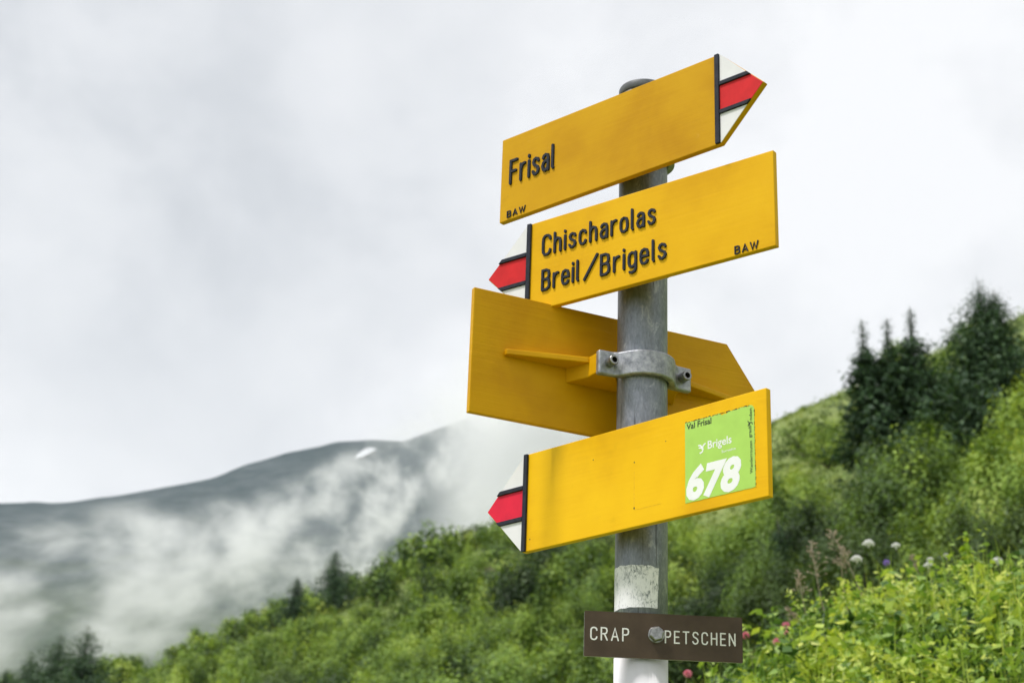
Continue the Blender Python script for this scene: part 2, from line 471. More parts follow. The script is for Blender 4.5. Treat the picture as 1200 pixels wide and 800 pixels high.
MZ = mountain_z(AZ, RR) + np.array([mountain_bump(x, y, r) for x, y, r in zip(MX.ravel(), MY.ravel(), RR.ravel())]).reshape(MX.shape)
nr, na = MZ.shape
idx = np.arange(nr * na).reshape(nr, na)
mf = np.stack([idx[:-1, :-1], idx[1:, :-1], idx[1:, 1:], idx[:-1, 1:]], -1).reshape(-1, 4)
mme = np_mesh('mountain', np.stack([MX, MY, MZ], -1).reshape(-1, 3), mf[:, ::-1])
def mountain_mat():
    m, nt, b = new_mat('alpine_rock_and_turf')
    v = coords(nt)
    n1 = noise_tex(nt, mapped(nt, v, (1, 1, 2.2)), 0.006, 7, 0.65, 0.6)
    n2 = noise_tex(nt, mapped(nt, v, (1, 1, 3.5)), 0.035, 5, 0.65)
    z = sepxyz(nt, v)[2]
    rock = ramp(nt, n1 * 0.5 + n2 * 0.5, [(0.38, (0.020, 0.033, 0.037)), (0.5, (0.038, 0.056, 0.062)), (0.60, (0.082, 0.098, 0.104))])
    turf = ramp(nt, n1 * 0.4 + n2 * 0.6, [(0.36, (0.025, 0.042, 0.024)), (0.62, (0.072, 0.10, 0.052))])
    f = ss(z + (n1 - 0.5) * 500, 330, 620)
    nt.links.new(mixc(nt, f, turf, rock), b.inputs['Base Color']); b.inputs['Roughness'].default_value = 0.95
    b.inputs['Specular IOR Level'].default_value = 0.1
    return m
mountain = link('mountain', mme, mountain_mat(), None, True)
tag(mountain, 'dark grey mountain ridge rising behind drifting mist', kind='structure')

# snow patch lying just below the crest
sv, sf = [], []
NA, NR = 9, 6
for i in range(NA):
    for j in range(NR):
        u, w = i / (NA - 1), j / (NR - 1)
        e = 1 - (2 * u - 1) ** 2
        a = -5.28 + 0.72 * u
        r = 2482 + 26 * (0.5 + (w - 0.5) * (0.15 + 0.85 * e)) + 44 * (u - 0.5)
        x, y = r * math.sin(R(a)), r * math.cos(R(a))
        sv.append((x, y, float(mountain_z(a, r)) + mountain_bump(x, y, r) + 2.5 + 2.5 * e))
for i in range(NA - 1):
    for j in range(NR - 1):
        k = i * NR + j
        sf.append((k, k + NR, k + NR + 1, k + 1))
sme = bpy.data.meshes.new('snow_patch'); sme.from_pydata(sv, [], sf)
tag(link('snow_patch', sme, M['snow'], None, True), 'small white snow patch under the far mountain crest', kind='structure')

# ------------------------------------------------------------------ haze and mist
def box_mesh(name, a, b):
    bm = bmesh.new()
    bmesh.ops.create_cube(bm, size=1)
    for v in bm.verts:
        v.co = Vector([(a[i] + b[i]) / 2 + v.co[i] * (b[i] - a[i]) for i in range(3)])
    me = bpy.data.meshes.new(name); bm.to_mesh(me); bm.free()
    return me
m = bpy.data.materials.new('air_haze'); m.use_nodes = True
nt = m.node_tree; nt.nodes.clear()
mo = nt.nodes.new('ShaderNodeOutputMaterial'); pv = nt.nodes.new('ShaderNodeVolumePrincipled')
pv.inputs['Color'].default_value = (0.82, 0.93, 1.0, 1); pv.inputs['Density'].default_value = 5.5e-5; pv.inputs['Anisotropy'].default_value = 0.2
nt.links.new(pv.outputs[0], mo.inputs['Volume'])
haze = link('haze', box_mesh('haze', (-7200, -7200, -470), (7200, 7200, 1250)), m)
tag(haze, 'thin grey mountain haze filling the valley', kind='stuff')

m = bpy.data.materials.new('mist_bank'); m.use_nodes = True
nt = m.node_tree; nt.nodes.clear()
mo = nt.nodes.new('ShaderNodeOutputMaterial'); pv = nt.nodes.new('ShaderNodeVolumePrincipled')
v = coords(nt)
x, y, z0_ = sepxyz(nt, v)
z = z0_ - (y - 925) * 0.28                                 # the bank leans with the slope behind it
cmb = nt.nodes.new('ShaderNodeCombineXYZ')
for i_, s_ in enumerate((x, y, z)): nt.links.new(s_.v, cmb.inputs[i_])
v = cmb.outputs[0]
warp = noise_tex(nt, mapped(nt, v, (1, 0.12, 0.95), (40, 0, 0)), 0.0190, 9, 0.64, 0.2)
soft = noise_tex(nt, mapped(nt, v, (1, 0.22, 0.8), (300, 0, 90)), 0.0050, 3, 0.5, 0.3)
right = ss(x, -150, 10)                                   # 0 at the left, 1 where the cloud swallows the ridge
cen = (x + 277) * 0.13 + right * 48 + 219
wid = right * 30 + 42
q = (z - cen) / wid
band = (1.0 - q * q).max(-1.4)
puff = noise_tex(nt, mapped(nt, v, (1, 0.12, 0.95), (11, 70, 5)), 0.055, 7, 0.66, 0.25)
body = ss(band, -0.55, 0.85)
gap = ss((warp - 0.5) * 1.0 + (soft - 0.5) * 0.55 + (puff - 0.5) * 0.58 + right * 0.06 + ss(x, -170, -270) * ss(z, 265, 235) * 0.075 - 0.034, -0.15, 0.23)
far = ss(x, -52, 0)
den = body * (gap * gap * 0.9 + 0.03 + far * 0.40)
edge = ss(y, 872, 900) * ss(y, 980, 950) * ss(x, -448, -400) * ss(x, 120, 60) * ss(z0_, 92, 140) * ss(z0_, 560, 500)
nt.links.new((den * edge * (right * 0.024 + 0.036 + far * 0.035)).v, pv.inputs['Density'])
pv.inputs['Color'].default_value = (0.99, 0.993, 1.0, 1); pv.inputs['Anisotropy'].default_value = 0.1
nt.links.new(pv.outputs[0], mo.inputs['Volume'])
mist = link('mist', box_mesh('mist', (-450, 870, 90), (400, 982, 565)), m)
tag(mist, 'white mist drifting across the foot of the far mountain', kind='stuff')

# ------------------------------------------------------------------ lettering: one-line strokes turned into raised letters
G = {
 'F': (.42, [[(0, 0), (0, 1), (.42, 1)], [(0, .52), (.35, .52)]]),
 'r': (.27, [[(0, 0), (0, .7)], [(0, .46), (.06, .60), (.15, .68), (.27, .70)]]),
 'i': (.0, [[(0, 0), (0, .7)], [(0, .90), (0, .95)]]),
 's': (.36, [[(.35, .57), (.30, .66), (.18, .70), (.07, .66), (.02, .55), (.06, .44), (.18, .37), (.30, .30), (.36, .18), (.31, .05), (.18, 0), (.06, .04), (0, .14)]]),
 'a': (.37, [[(.03, .57), (.09, .66), (.2, .70), (.32, .66), (.37, .54), (.37, 0)], [(.37, .42), (.2, .41), (.06, .35), (0, .21), (.05, .06), (.17, 0), (.29, .04), (.37, .14)]]),
 'l': (.04, [[(0, 1), (0, .06), (.04, 0)]]),
 'h': (.37, [[(0, 1), (0, 0)], [(0, .48), (.08, .62), (.2, .70), (.32, .65), (.37, .53), (.37, 0)]]),
 'c': (.36, [[(.36, .55), (.31, .66), (.19, .70), (.06, .65), (0, .5), (0, .2), (.06, .05), (.19, 0), (.31, .04), (.36, .15)]]),
 'o': (.39, [[(.195, .70), (.06, .65), (0, .5), (0, .2), (.06, .05), (.195, 0), (.33, .05), (.39, .2), (.39, .5), (.33, .65), (.195, .70)]]),
 'e': (.39, [[(.01, .36), (.39, .36), (.39, .5), (.33, .65), (.2, .70), (.06, .65), (0, .5), (0, .2), (.06, .05), (.2, 0), (.32, .03), (.38, .13)]]),
 'g': (.38, [[(.38, .70), (.38, -.12), (.32, -.24), (.18, -.28), (.05, -.24)], [(.38, .55), (.30, .66), (.18, .70), (.05, .64), (0, .5), (0, .2), (.05, .06), (.18, 0), (.30, .04), (.38, .15)]]),
 '/': (.38, [[(0, -.08), (.38, 1.02)]]),
 'B': (.46, [[(0, 0), (0, 1), (.26, 1), (.39, .94), (.43, .77), (.39, .60), (.27, .53), (0, .53)], [(.27, .53), (.42, .46), (.46, .27), (.42, .08), (.28, 0), (0, 0)]]),
 'C': (.46, [[(.46, .78), (.43, .90), (.34, .98), (.23, 1), (.10, .97), (.02, .87), (0, .72), (0, .28), (.02, .13), (.10, .03), (.23, 0), (.34, .02), (.43, .10), (.46, .22)]]),
 'A': (.52, [[(0, 0), (.26, 1), (.52, 0)], [(.085, .30), (.435, .30)]]),
 'W': (.74, [[(0, 1), (.19, 0), (.37, .92), (.55, 0), (.74, 1)]]),
 'R': (.46, [[(0, 0), (0, 1), (.27, 1), (.40, .95), (.45, .77), (.40, .58), (.27, .51), (0, .51)], [(.24, .51), (.46, 0)]]),
 'P': (.45, [[(0, 0), (0, 1), (.27, 1), (.40, .95), (.45, .76), (.40, .56), (.27, .49), (0, .49)]]),
 'E': (.40, [[(.40, 1), (0, 1), (0, 0), (.40, 0)], [(0, .52), (.35, .52)]]),
 'T': (.48, [[(0, 1), (.48, 1)], [(.24, 1), (.24, 0)]]),
 'S': (.45, [[(.44, .82), (.38, .95), (.22, 1), (.08, .95), (.02, .78), (.08, .62), (.22, .53), (.37, .44), (.45, .26), (.38, .07), (.22, 0), (.07, .05), (0, .19)]]),
 'H': (.46, [[(0, 0), (0, 1)], [(.46, 0), (.46, 1)], [(0, .52), (.46, .52)]]),
 'N': (.48, [[(0, 0), (0, 1)], [(0, 1), (.48, 0)], [(.48, 0), (.48, 1)]]),
}
def outline(pts, hw):
    """closed outline of a polyline of half width hw with round ends"""
    P = [Vector(p) for p in pts]
    D = [(b - a).normalized() for a, b in zip(P, P[1:])]
    L, Rr = [], []
    for i, p in enumerate(P):
        if i == 0: n = Vector((-D[0].y, D[0].x)); k = 1
        elif i == len(P) - 1: n = Vector((-D[-1].y, D[-1].x)); k = 1
        else:
            n0 = Vector((-D[i - 1].y, D[i - 1].x)); n1 = Vector((-D[i].y, D[i].x))
            n = (n0 + n1).normalized(); k = min(1.45, 1 / max(0.3, n.dot(n0)))
        L.append(p + n * hw * k); Rr.append(p - n * hw * k)
    def arc(c, d, s):
        a0 = math.atan2(d.y, d.x)
        return [c + Vector((math.cos(a0 + t), math.sin(a0 + t))) * hw for t in (s * R(58), s * R(29), 0, -s * R(29), -s * R(58))]
    return L + arc(P[-1], D[-1], 1) + Rr[::-1] + arc(P[0], -D[0], 1)
def stroke_prism(bm, pts, hw, y0, y1, taper=1.3):
    """raised stroke lying on the plane y=y0 and standing proud to y=y1 (towards -y)"""
    n = len(pts); k = 5
    a, b = outline(pts, hw * taper), outline(pts, hw)
    va = [bm.verts.new((p.x, y0, p.y)) for p in a]; vb = [bm.verts.new((p.x, y1, p.y)) for p in b]
    N = len(a)
    for i in range(N): bm.faces.new((va[i], va[(i + 1) % N], vb[(i + 1) % N], vb[i]))
    # top: quads along the stroke, fans at the ends
    Lt, e1, Rt, e0 = vb[:n], vb[n:n + k], vb[n + k:2 * n + k][::-1], vb[2 * n + k:]
    for i in range(n - 1): bm.faces.new((Lt[i], Lt[i + 1], Rt[i + 1], Rt[i]))
    bm.faces.new([Lt[-1]] + e1 + [Rt[-1]]); bm.faces.new([Rt[0]] + e0 + [Lt[0]])
def lettering(parent, text, x0, x1, z0, cap, yf, rise, mat, weight=0.135, gap=0.235, name='lettering', words=0.55):
    """letters of `text` spread from x0 to x1, baseline z0, capital height cap, on the plane y=yf"""
    adv, t = [], 0.0
    for ch in text:
        if ch == ' ': t += words; adv.append(None); continue
        adv.append(t); t += G[ch][0] + gap
    total = t - gap
    sx = (x1 - x0) / total
    root = empty(name); root.parent = parent
    for ch, a in zip(text, adv):
        if a is None: continue
        bm = bmesh.new()
        for si, st in enumerate(G[ch][1]):
            pts = [((p[0]) * sx, p[1] * cap) for p in st]
            stroke_prism(bm, pts, weight * cap / 2, yf + 0.0002, yf - rise - si * 0.00012)
        o = bm_obj('letter', bm, mat, root)
        o.location = (x0 + a * sx, 0, z0)
    return root

def print_text(parent, body, rect, y, mat, name, bold=0.0, shear=0.0, up=False):
    """flat printed words fitted to rect (x0,x1,z0,z1) on the plane y"""
    cu = bpy.data.curves.new(name, 'FONT'); cu.body = body; cu.size = 1; cu.offset = bold; cu.shear = shear
    cu.resolution_u = 3; cu.extrude = 0.0
    tmp = bpy.data.objects.new(name, cu); col.objects.link(tmp)
    dg = bpy.context.evaluated_depsgraph_get()
    me = bpy.data.meshes.new_from_object(tmp.evaluated_get(dg))
    bpy.data.objects.remove(tmp); bpy.data.curves.remove(cu)
    co = np.empty(len(me.vertices) * 3, np.float32); me.vertices.foreach_get('co', co); co = co.reshape(-1, 3)
    a, b = (co[:, 0], co[:, 1]) if not up else (-co[:, 1], co[:, 0])
    f = lambda q, lo, hi: lo + (q - q.min()) / max(1e-9, q.max() - q.min()) * (hi - lo)
    out = np.stack([f(a, rect[0], rect[1]), np.full(len(a), y), f(b, rect[2], rect[3])], -1)
    me.vertices.foreach_set('co', out.astype(np.float32).ravel()); me.materials.clear(); me.update()
    return link(name, me, mat, parent)

# ------------------------------------------------------------------ the pole
PX, PY = 0.15612, 1.92878
gz = ground_z(PX, PY)
pole = empty('signpost', (PX, PY, gz))
tag(pole, 'round galvanised steel pole carrying all the signs', 'signpost')
def zrel(z): return z - gz
bm = bmesh.new()
SEG = 56
def ring_tube(bm, r, z0, z1, ri=None, seg=SEG, nz=1):
    rings = []
    for k in range(nz + 1):
        z = z0 + (z1 - z0) * k / nz
        rings.append([bm.verts.new((r * math.cos(2 * math.pi * i / seg), r * math.sin(2 * math.pi * i / seg), z)) for i in range(seg)])
    for a, b in zip(rings, rings[1:]):
        for i in range(seg): bm.faces.new((a[i], a[(i + 1) % seg], b[(i + 1) % seg], b[i]))
    return rings
rr = ring_tube(bm, 0.03, zrel(0.405), zrel(1.133), nz=6)
bm.faces.new(rr[-1]); bm.faces.new(rr[0][::-1])
bm_obj('pole', bm, M['galv'], pole, True)
bm = bmesh.new()
prof = [(0.0302, 1.1300), (0.0313, 1.1312), (0.0313, 1.1395), (0.0305, 1.1412), (0.0285, 1.1424), (0.015, 1.1432)]
rings = [[bm.verts.new((r * math.cos(2 * math.pi * i / SEG), r * math.sin(2 * math.pi * i / SEG), zrel(z))) for i in range(SEG)] for r, z in prof]
for a, b in zip(rings, rings[1:]):
    for i in range(SEG): bm.faces.new((a[i], a[(i + 1) % SEG], b[(i + 1) % SEG], b[i]))
bm.faces.new(rings[-1]); bm.faces.new(rings[0][::-1])
bm_obj('pole_cap', bm, M['cap'], pole, True)
bm = bmesh.new()
rr = ring_tube(bm, 0.0303, -0.25, zrel(0.4135), nz=4)
bm.faces.new(rr[-1]); bm.faces.new(rr[0][::-1])
tag(bm_obj('painted_base', bm, M['pole_white'], pole, True), 'white painted lower end of the pole')
# remains of a white paper sticker, edges torn
toward = math.atan2(-PY, -PX)            # from the pole to the camera
NU, NV = 44, 30
def patch_edge(u, s, k): return 0.0013 * mnoise.noise(Vector((u * 9, s, k))) + 0.0008 * mnoise.noise(Vector((u * 31, s, k)))
pv_, pf_ = [], []
for j in range(NV + 1):
    for i in range(NU + 1):
        u, w = i / NU, j / NV
        a0, a1 = -84 + 60 * patch_edge(w, 1.3, 0), 40 - 3 * (1 - w) + 900 * patch_edge(w, 4.1, 2)
        z0, z1 = 0.4658 + .5 * patch_edge(u, 2, 5), 0.5152 - 0.003 * u * u + 1.3 * patch_edge(u, 7, 9)
        a = toward + R(a0 + (a1 - a0) * u)
        z = z0 + (z1 - z0) * w
        pv_.append((0.03035 * math.cos(a), 0.03035 * math.sin(a), zrel(z))); 
for j in range(NV):
    for i in range(NU):
        k = j * (NU + 1) + i
        pf_.append((k, k + 1, k + NU + 2, k + NU + 1))
me = bpy.data.meshes.new('sticker_remains'); me.from_pydata(pv_, [], pf_)
tag(link('sticker_remains', me, M['residue'], pole, True), 'torn white paper sticker worn to a cracked patch')

# ------------------------------------------------------------------ signs
FRONT, THICK = 0.062, 0.008
def bracket(parent, m, zc, paint):
    """cast fin and saddle behind a board, clamp round the pole; m=+1 puts the board at +y"""
    bm = bmesh.new()
    fin = [(-.157, .0538), (-.157, .0465), (-.150, .0445), (-.062, .0215), (.062, .0215), (.150, .0445), (.157, .0465), (.157, .0538)]
    prism(bm, [(x_, m * y_) for x_, y_ in fin], zc - .0015, zc + .0058, 'z')
    bm_obj('bracket_fin', bm, paint, parent, bevel=.0012)
    bm = bmesh.new()
    arc_ = [(.0306 * math.cos(R(a)), .0306 * math.sin(R(a))) for a in range(8, 173, 11)]
    sad = [(-.075, .0536), (-.060, .024), (-.0585, .0012)] + arc_[::-1] + [(.0585, .0012), (.060, .024), (.075, .0536)]
    prism(bm, [(x_, m * y_) for x_, y_ in sad], zc - (.0190 if m > 0 else .0100), zc + .0062, 'z')
    bm_obj('bracket_saddle', bm, paint, parent, bevel=.0012, angle=50)
    # clamp half ring with two lugs
    zc = zc - .0100 if m > 0 else zc + .003
    bm = bmesh.new()
    inner = [(.0306 * math.cos(R(a)), -.0306 * math.sin(R(a))) for a in range(4, 177, 8)]
    outer = [(.0392 * math.cos(R(a)), -.0392 * math.sin(R(a))) for a in range(152, 27, -8)]
    left = [(-.0630, 0), (-.0630, -.0085), (-.0440, -.0095), (-.0390, -.0125)]
    right = [(.0390, -.0125), (.0440, -.0095), (.0630, -.0085), (.0630, 0)]
    prism(bm, [(x_, m * y_) for x_, y_ in left + outer + right + inner], zc - .0152, zc + .0152, 'z')
    clamp = bm_obj('clamp', bm, M['alu'], parent, bevel=.0022, segs=3, angle=50)
    for s in (-1, 1):
        bm = bmesh.new()
        c = (s * .0495, zc)
        def disc(r, y_, n=24, ph=0): return [bm.verts.new((c[0] + r * math.cos(2 * math.pi * i / n + ph), m * y_, c[1] + r * math.sin(2 * math.pi * i / n + ph))) for i in range(n)]
        rs_ = [disc(.0061, -.0088), disc(.0061, -.0212), disc(.0054, -.0220), disc(.0035, -.0220), disc(.0032, -.0165)]
        for a, b in zip(rs_, rs_[1:]):
            for i in range(24): bm.faces.new((a[i], a[(i + 1) % 24], b[(i + 1) % 24], b[i]))
        bm.faces.new(rs_[-1]); bm.faces.new(rs_[0][::-1])
        for f in bm.faces:
            if all(abs(abs(v_.co.y) - .0165) < 1e-6 for v_ in f.verts) or all(abs(v_.co.y) > .016 and math.hypot(v_.co.x - c[0], v_.co.z - c[1]) < .0036 for v_ in f.verts): f.material_index = 1
        bolt = bm_obj('bolt', bm, [M['steel'], M['socket']], clamp)
    return clamp

def board_mesh(parent, pts, y0, y1, mat):
    bm = bmesh.new(); prism(bm, pts, y0, y1, 'y')
    return bm_obj('board', bm, mat, parent, bevel=.0009)

def arrow_sign(label, yaw, xa, xb, zc, pointing, paint, red, texts=(), h=0.120):
    """yellow board from xa to xb with a white-red-white arrow end; pointing +1 right, -1 left"""
    t = empty('direction_sign', (PX, PY, zc), R(yaw))
    tag(t, label, 'direction sign', 'yellow hiking signs on the pole')
    d = pointing
    shoulder = (xb + .006) if d > 0 else (xa - .006)
    tail = xa if d > 0 else xb
    tipx = shoulder + d * .0612
    poly = [(tail, -h / 2), (shoulder, -h / 2), (tipx, 0), (shoulder, h / 2), (tail, h / 2)]
    if d < 0: poly = poly[::-1]
    board_mesh(t, poly, -FRONT, -FRONT + THICK, paint)
    yf = -FRONT
    def sheet(name, pts, proud, mat, bev=.0004):
        bm = bmesh.new(); prism(bm, pts, yf + .0003, yf - proud, 'y')
        return bm_obj(name, bm, mat, t, bevel=bev, segs=1)
    def xe(z, inset=.0): return shoulder + d * (.0612 * (1 - abs(z) / (h / 2)) - inset)
    bar0 = shoulder - d * .006
    sheet('divider_bar', [(bar0, -h / 2 + .0003), (shoulder, -h / 2 + .0003), (shoulder, h / 2 - .0003), (bar0, h / 2 - .0003)], .0030, M['ink'])
    za, zb = .0165, .0215
    xs = shoulder + d * .0004
    for s in (1, -1):
        sheet('arrow_rib', [(xs, s * za), (xe(za, .0004), s * za), (xe(zb, .0004), s * zb), (xs, s * zb)], .0028, M['ink'])
        sheet('white_field', [(xs, s * (zb + .0003)), (xe(zb + .0003, .0012), s * (zb + .0003)), (xe(h / 2 - .0012, .0), s * (h / 2 - .0012)), (xs, s * (h / 2 - .0012))], .0006, M['white'], 0)
    sheet('red_field', [(xs, -(za - .0003)), (xe(za, .0008), -(za - .0003)), (tipx - d * .0012, 0), (xe(za, .0008), za - .0003), (xs, za - .0003)], .0006, red, 0)
    for (txt, x0, x1, z0, cap) in texts:
        lettering(t, txt, x0, x1, z0 - zc, cap, yf, .0022 if cap > .015 else .0013, M['ink'], 0.108 if cap > .015 else .14, .29)
    bracket(t, 1 if False else -1, 0.0, paint)
    return t

s1 = arrow_sign('topmost yellow sign lettered Frisal with its red and white arrow pointing right', -42.0, -.1833, .1537, 1.0447, 1, M['yellow_old'], M['red'],
    [('Frisal', -.1660, -.0945, 1.0360, .0320), ('BAW', -.1695, -.1395, .9885, .0082)])
s2 = arrow_sign('second yellow sign from the top lettered Chischarolas and Breil / Brigels, arrow pointing left', -38.3, -.1244, .2181, .9018, -1, M['yellow_mid'], M['red'],
    [('Chischarolas', -.1055, .0585, .9130, .0260), ('Breil', -.1050, -.0515, .8660, .0260), ('/', -.0420, -.0235, .8665, .0265), ('Brigels', -.0175, .0735, .8640, .0262), ('BAW', .1665, .1960, .8443, .0090)])
s4 = arrow_sign('lowest yellow sign with a light green 678 sticker and red arrow pointing left', -45.3, -.1239, .2262, .6047, -1, M['yellow_new'], M['red_new'])

# the sign seen from behind
s3 = empty('direction_sign', (PX, PY, .7661), R(25.1))
tag(s3, 'third yellow sign, seen from its plain back with a metal clamp across it', 'direction sign', 'yellow hiking signs on the pole')
board_mesh(s3, [(-.1989, -.0786), (.1543, -.0786), (.2120, 0), (.1543, .0786), (-.1989, .0786)], .0540, .0540 + THICK, M['yellow_back'])
bracket(s3, 1, 0.0, M['yellow_back'])

# route sticker on the lowest sign
ZC4 = .6047
def r4(x0, x1, z0, z1): return (x0, x1, z0 - ZC4, z1 - ZC4)
yf = -FRONT
bm = bmesh.new()
X0, X1, Z0, Z1, cr = .1157, .2100, .5577 - ZC4, .6500 - ZC4, .006
pts = []
random.seed(3)
n = 26
for i in range(n): pts.append((X0 + (X1 - cr * .3 - X0) * i / n, Z0 + .0002 * random.uniform(-1, 1)))
for a in (-60, -30, 0): pts.append((X1 - cr * .3 + cr * .3 * math.cos(R(a)), Z0 + cr * .3 + cr * .3 * math.sin(R(a))))
for i in range(n): pts.append((X1 - max(0, random.gauss(0, .00035)), Z0 + cr * .4 + (Z1 - cr - Z0 - cr * .4) * i / n))
for a in (10, 35, 60, 85): pts.append((X1 - cr + cr * math.cos(R(a)), Z1 - cr + cr * math.sin(R(a))))
for i in range(1, n):
    dip = .0022 if 8 < i < 12 else 0
    pts.append((X1 - cr + (X0 - X1 + cr) * i / n, Z1 - max(0, random.gauss(.0003, .0006)) - dip))
pts.append((X0, Z1 - .0012))
prism(bm, pts, yf + .0002, yf - .00035, 'y')
sticker = bm_obj('sticker', bm, M['sticker'], s4)
tag(sticker, 'light green route sticker numbered 678, Val Frisal, Brigels')
# dark grime caught along the torn edges
bm = bmesh.new()
for i in range(30):
    x0 = X0 + (X1 - X0 - .006) * (i + random.uniform(-.3, .3)) / 30; l = random.uniform(.001, .0042); w = random.uniform(.0002, .0007)
    zz = Z1 - .0004 + random.uniform(-.0004, .0003)
    prism(bm, [(x0, zz - w), (x0 + l, zz - w * .6), (x0 + l * .9, zz + w), (x0 + l * .2, zz + w * .7)], yf + .0001, yf - .00045 - i * 1e-6, 'y')
for i in range(26):
    z0 = Z0 + (Z1 - Z0 - .004) * (i + random.uniform(-.4, .4)) / 26; l = random.uniform(.0004, .0022); w = random.uniform(.0001, .0003)
    if random.random() < .2: w *= 2.4
    xx = X1 + random.uniform(-.0002, .0006)
    prism(bm, [(xx - w, z0), (xx + w * .6, z0 + l * .1), (xx + w, z0 + l), (xx - w * .4, z0 + l * .8)], yf + .0001, yf - .00050 - i * 1e-6, 'y')
tag(bm_obj('edge_grime', bm, M['grime'], sticker), kind='stuff')
yp = yf - .00050
print_text(sticker, '678', r4(.1172, .1918, .5583, .5985), yp, M['print_white'], 'route_number', .048, .20)
print_text(sticker, 'Brigels', r4(.1472, .1795, .6098, .6218), yp, M['print_white'], 'place_name', .012)
print_text(sticker, 'Surselva', r4(.1660, .1850, .6043, .6072), yp, M['print_white'], 'region_name', .0)
print_text(sticker, 'Val Frisal', r4(.1180, .1525, .6408, .6478), yp, M['print_black'], 'route_name', .018)
print_text(sticker, 'Wanderrouten', r4(.2030, .2068, .5735, .6095), yp, M['print_black'], 'print_line', .006, up=True)
print_text(sticker, 'graub', r4(.2020, .2072, .6130, .6268), yp, M['print_black'], 'print_line', .012, up=True)
print_text(sticker, 'nden', r4(.2034, .2072, .6325, .6460), yp, M['print_black'], 'print_line', .012, up=True)
def horns(mat, cx, cz, s, turn):
    bm = bmesh.new()
    ca, sa = math.cos(turn), math.sin(turn)
    for k, st in enumerate(([(-.5, .45), (-.25, .42), (-.05, .2), (.05, -.05)], [(.45, .5), (.2, .35), (.05, .1), (.12, -.15), (.0, -.42), (-.3, -.5)], [(-.42, .15), (-.2, .12), (-.02, .0)])):
        P_ = [(cx + s * (a * ca - b * sa), cz + s * (a * sa + b * ca)) for a, b in st]
        stroke_prism(bm, P_, s * .085, yf - .0002, yp - k * 2e-5, 1.0)
    bm_obj('emblem', bm, mat, sticker)
horns(M['print_white'], .1395, .6150 - ZC4, .0095, 0)
horns(M['print_black'], .2045, .6296 - ZC4, .0058, R(90))
# pale outline where an older sticker was peeled off
bm = bmesh.new()
for k, (x0, x1, z0, z1) in enumerate(((.0421, .0425, -.040, .004), (.043, .082, -.0407, -.0404))):
    prism(bm, [(x0, z0), (x1, z0), (x1, z1), (x0, z1)], yf + .0002, yf - .00012 - k * 1e-5, 'y')
bm_obj('glue_outline', bm, M['ghost'], s4)
bm = bmesh.new()
for (cx, cz, s) in ((.0424, -.0385, .0011), (.0424, .0150, .0009), (-.020, .031, .0007), (-.118, -.046, .0008), (.088, .030, .0006)):
    prism(bm, [(cx + s * math.cos(a) * random.uniform(.6, 1.2), cz + s * 1.2 * math.sin(a)) for a in np.linspace(0, 2 * math.pi, 8)[:-1]], yf + .0002, yf - .0002, 'y')
bm_obj('paint_chips', bm, M['grime'], s4)

# brown field-name plate
pl = empty('name_plate', (PX, PY, .43265), R(2.4))
tag(pl, 'small brown plate engraved CRAP PETSCHEN in white, bolted across the pole', 'name plate')
bm = bmesh.new()
w0, w1, hh, c_ = -.0670, .1083, .0253, .0014
pp = []
for cx, cz, a0 in ((w1 - c_, -hh + c_, -90), (w1 - c_, hh - c_, 0), (w0 + c_, hh - c_, 90), (w0 + c_, -hh + c_, 180)):
    for k in range(4): pp.append((cx + c_ * math.cos(R(a0 + 30 * k)), cz + c_ * math.sin(R(a0 + 30 * k))))
prism(bm, pp, -.0348, -.0326, 'y')
for f in bm.faces:
    f.material_index = 0 if abs(f.calc_center_median().y + .0348) < 1e-5 and len(f.verts) > 4 else 1
bm_obj('plate', bm, [M['brown'], M['plate_edge']], pl)
bm = bmesh.new(); prism(bm, [(-.012, -.010), (.012, -.010), (.012, .010), (-.012, .010)], -.0326, -.0280, 'y'); bm_obj('spacer', bm, M['steel'], pl)
lettering(pl, 'CRAP', -.0595, -.0180, .4262 - .43265, .0134, -.0348, .0002, M['engrave'], 0.108, .36)
lettering(pl, 'PETSCHEN', .0228, .0998, .4262 - .43265, .0129, -.0348, .0002, M['engrave'], 0.108, .36)
bm = bmesh.new()
bc = (.0127, .0018)
def disc(r, y_, n, ph=0.3): return [bm.verts.new((bc[0] + r * math.cos(2 * math.pi * i / n + ph), y_, bc[1] + r * math.sin(2 * math.pi * i / n + ph))) for i in range(n)]
for chain in ([disc(.0092, -.0347, 24), disc(.0092, -.0356, 24), disc(.0070, -.0358, 24)], [disc(.0086, -.0354, 6), disc(.0086, -.0405, 6), disc(.0070, -.0414, 6)]):
    for a, b in zip(chain, chain[1:]):
        for i in range(len(a)): bm.faces.new((a[i], a[(i + 1) % len(a)], b[(i + 1) % len(a)], b[i]))
    bm.faces.new(chain[0][::-1]); bm.faces.new(chain[-1])
bm_obj('bolt', bm, M['steel'], pl, bevel=.0004, segs=1)

# ------------------------------------------------------------------ vegetation
def leaf_faces(C_, N_, D_, L, W):
    """flat diamond leaves: centres, normals, long directions (n,3), lengths, widths (n,) -> verts, quads"""
    D_ = D_ - N_ * np.sum(D_ * N_, 1, keepdims=True); D_ /= np.linalg.norm(D_, axis=1, keepdims=True) + 1e-9
    S_ = np.cross(N_, D_)
    L = L[:, None]; W = W[:, None]
    v_ = np.stack([C_ - D_ * L * .5, C_ + S_ * W * .5 - D_ * L * .08, C_ + D_ * L * .5, C_ - S_ * W * .5 - D_ * L * .08], 1)
    n = len(C_)
    return v_.reshape(-1, 3), np.arange(n * 4).reshape(n, 4)
def unit(a): return a / (np.linalg.norm(a, axis=-1, keepdims=True) + 1e-9)

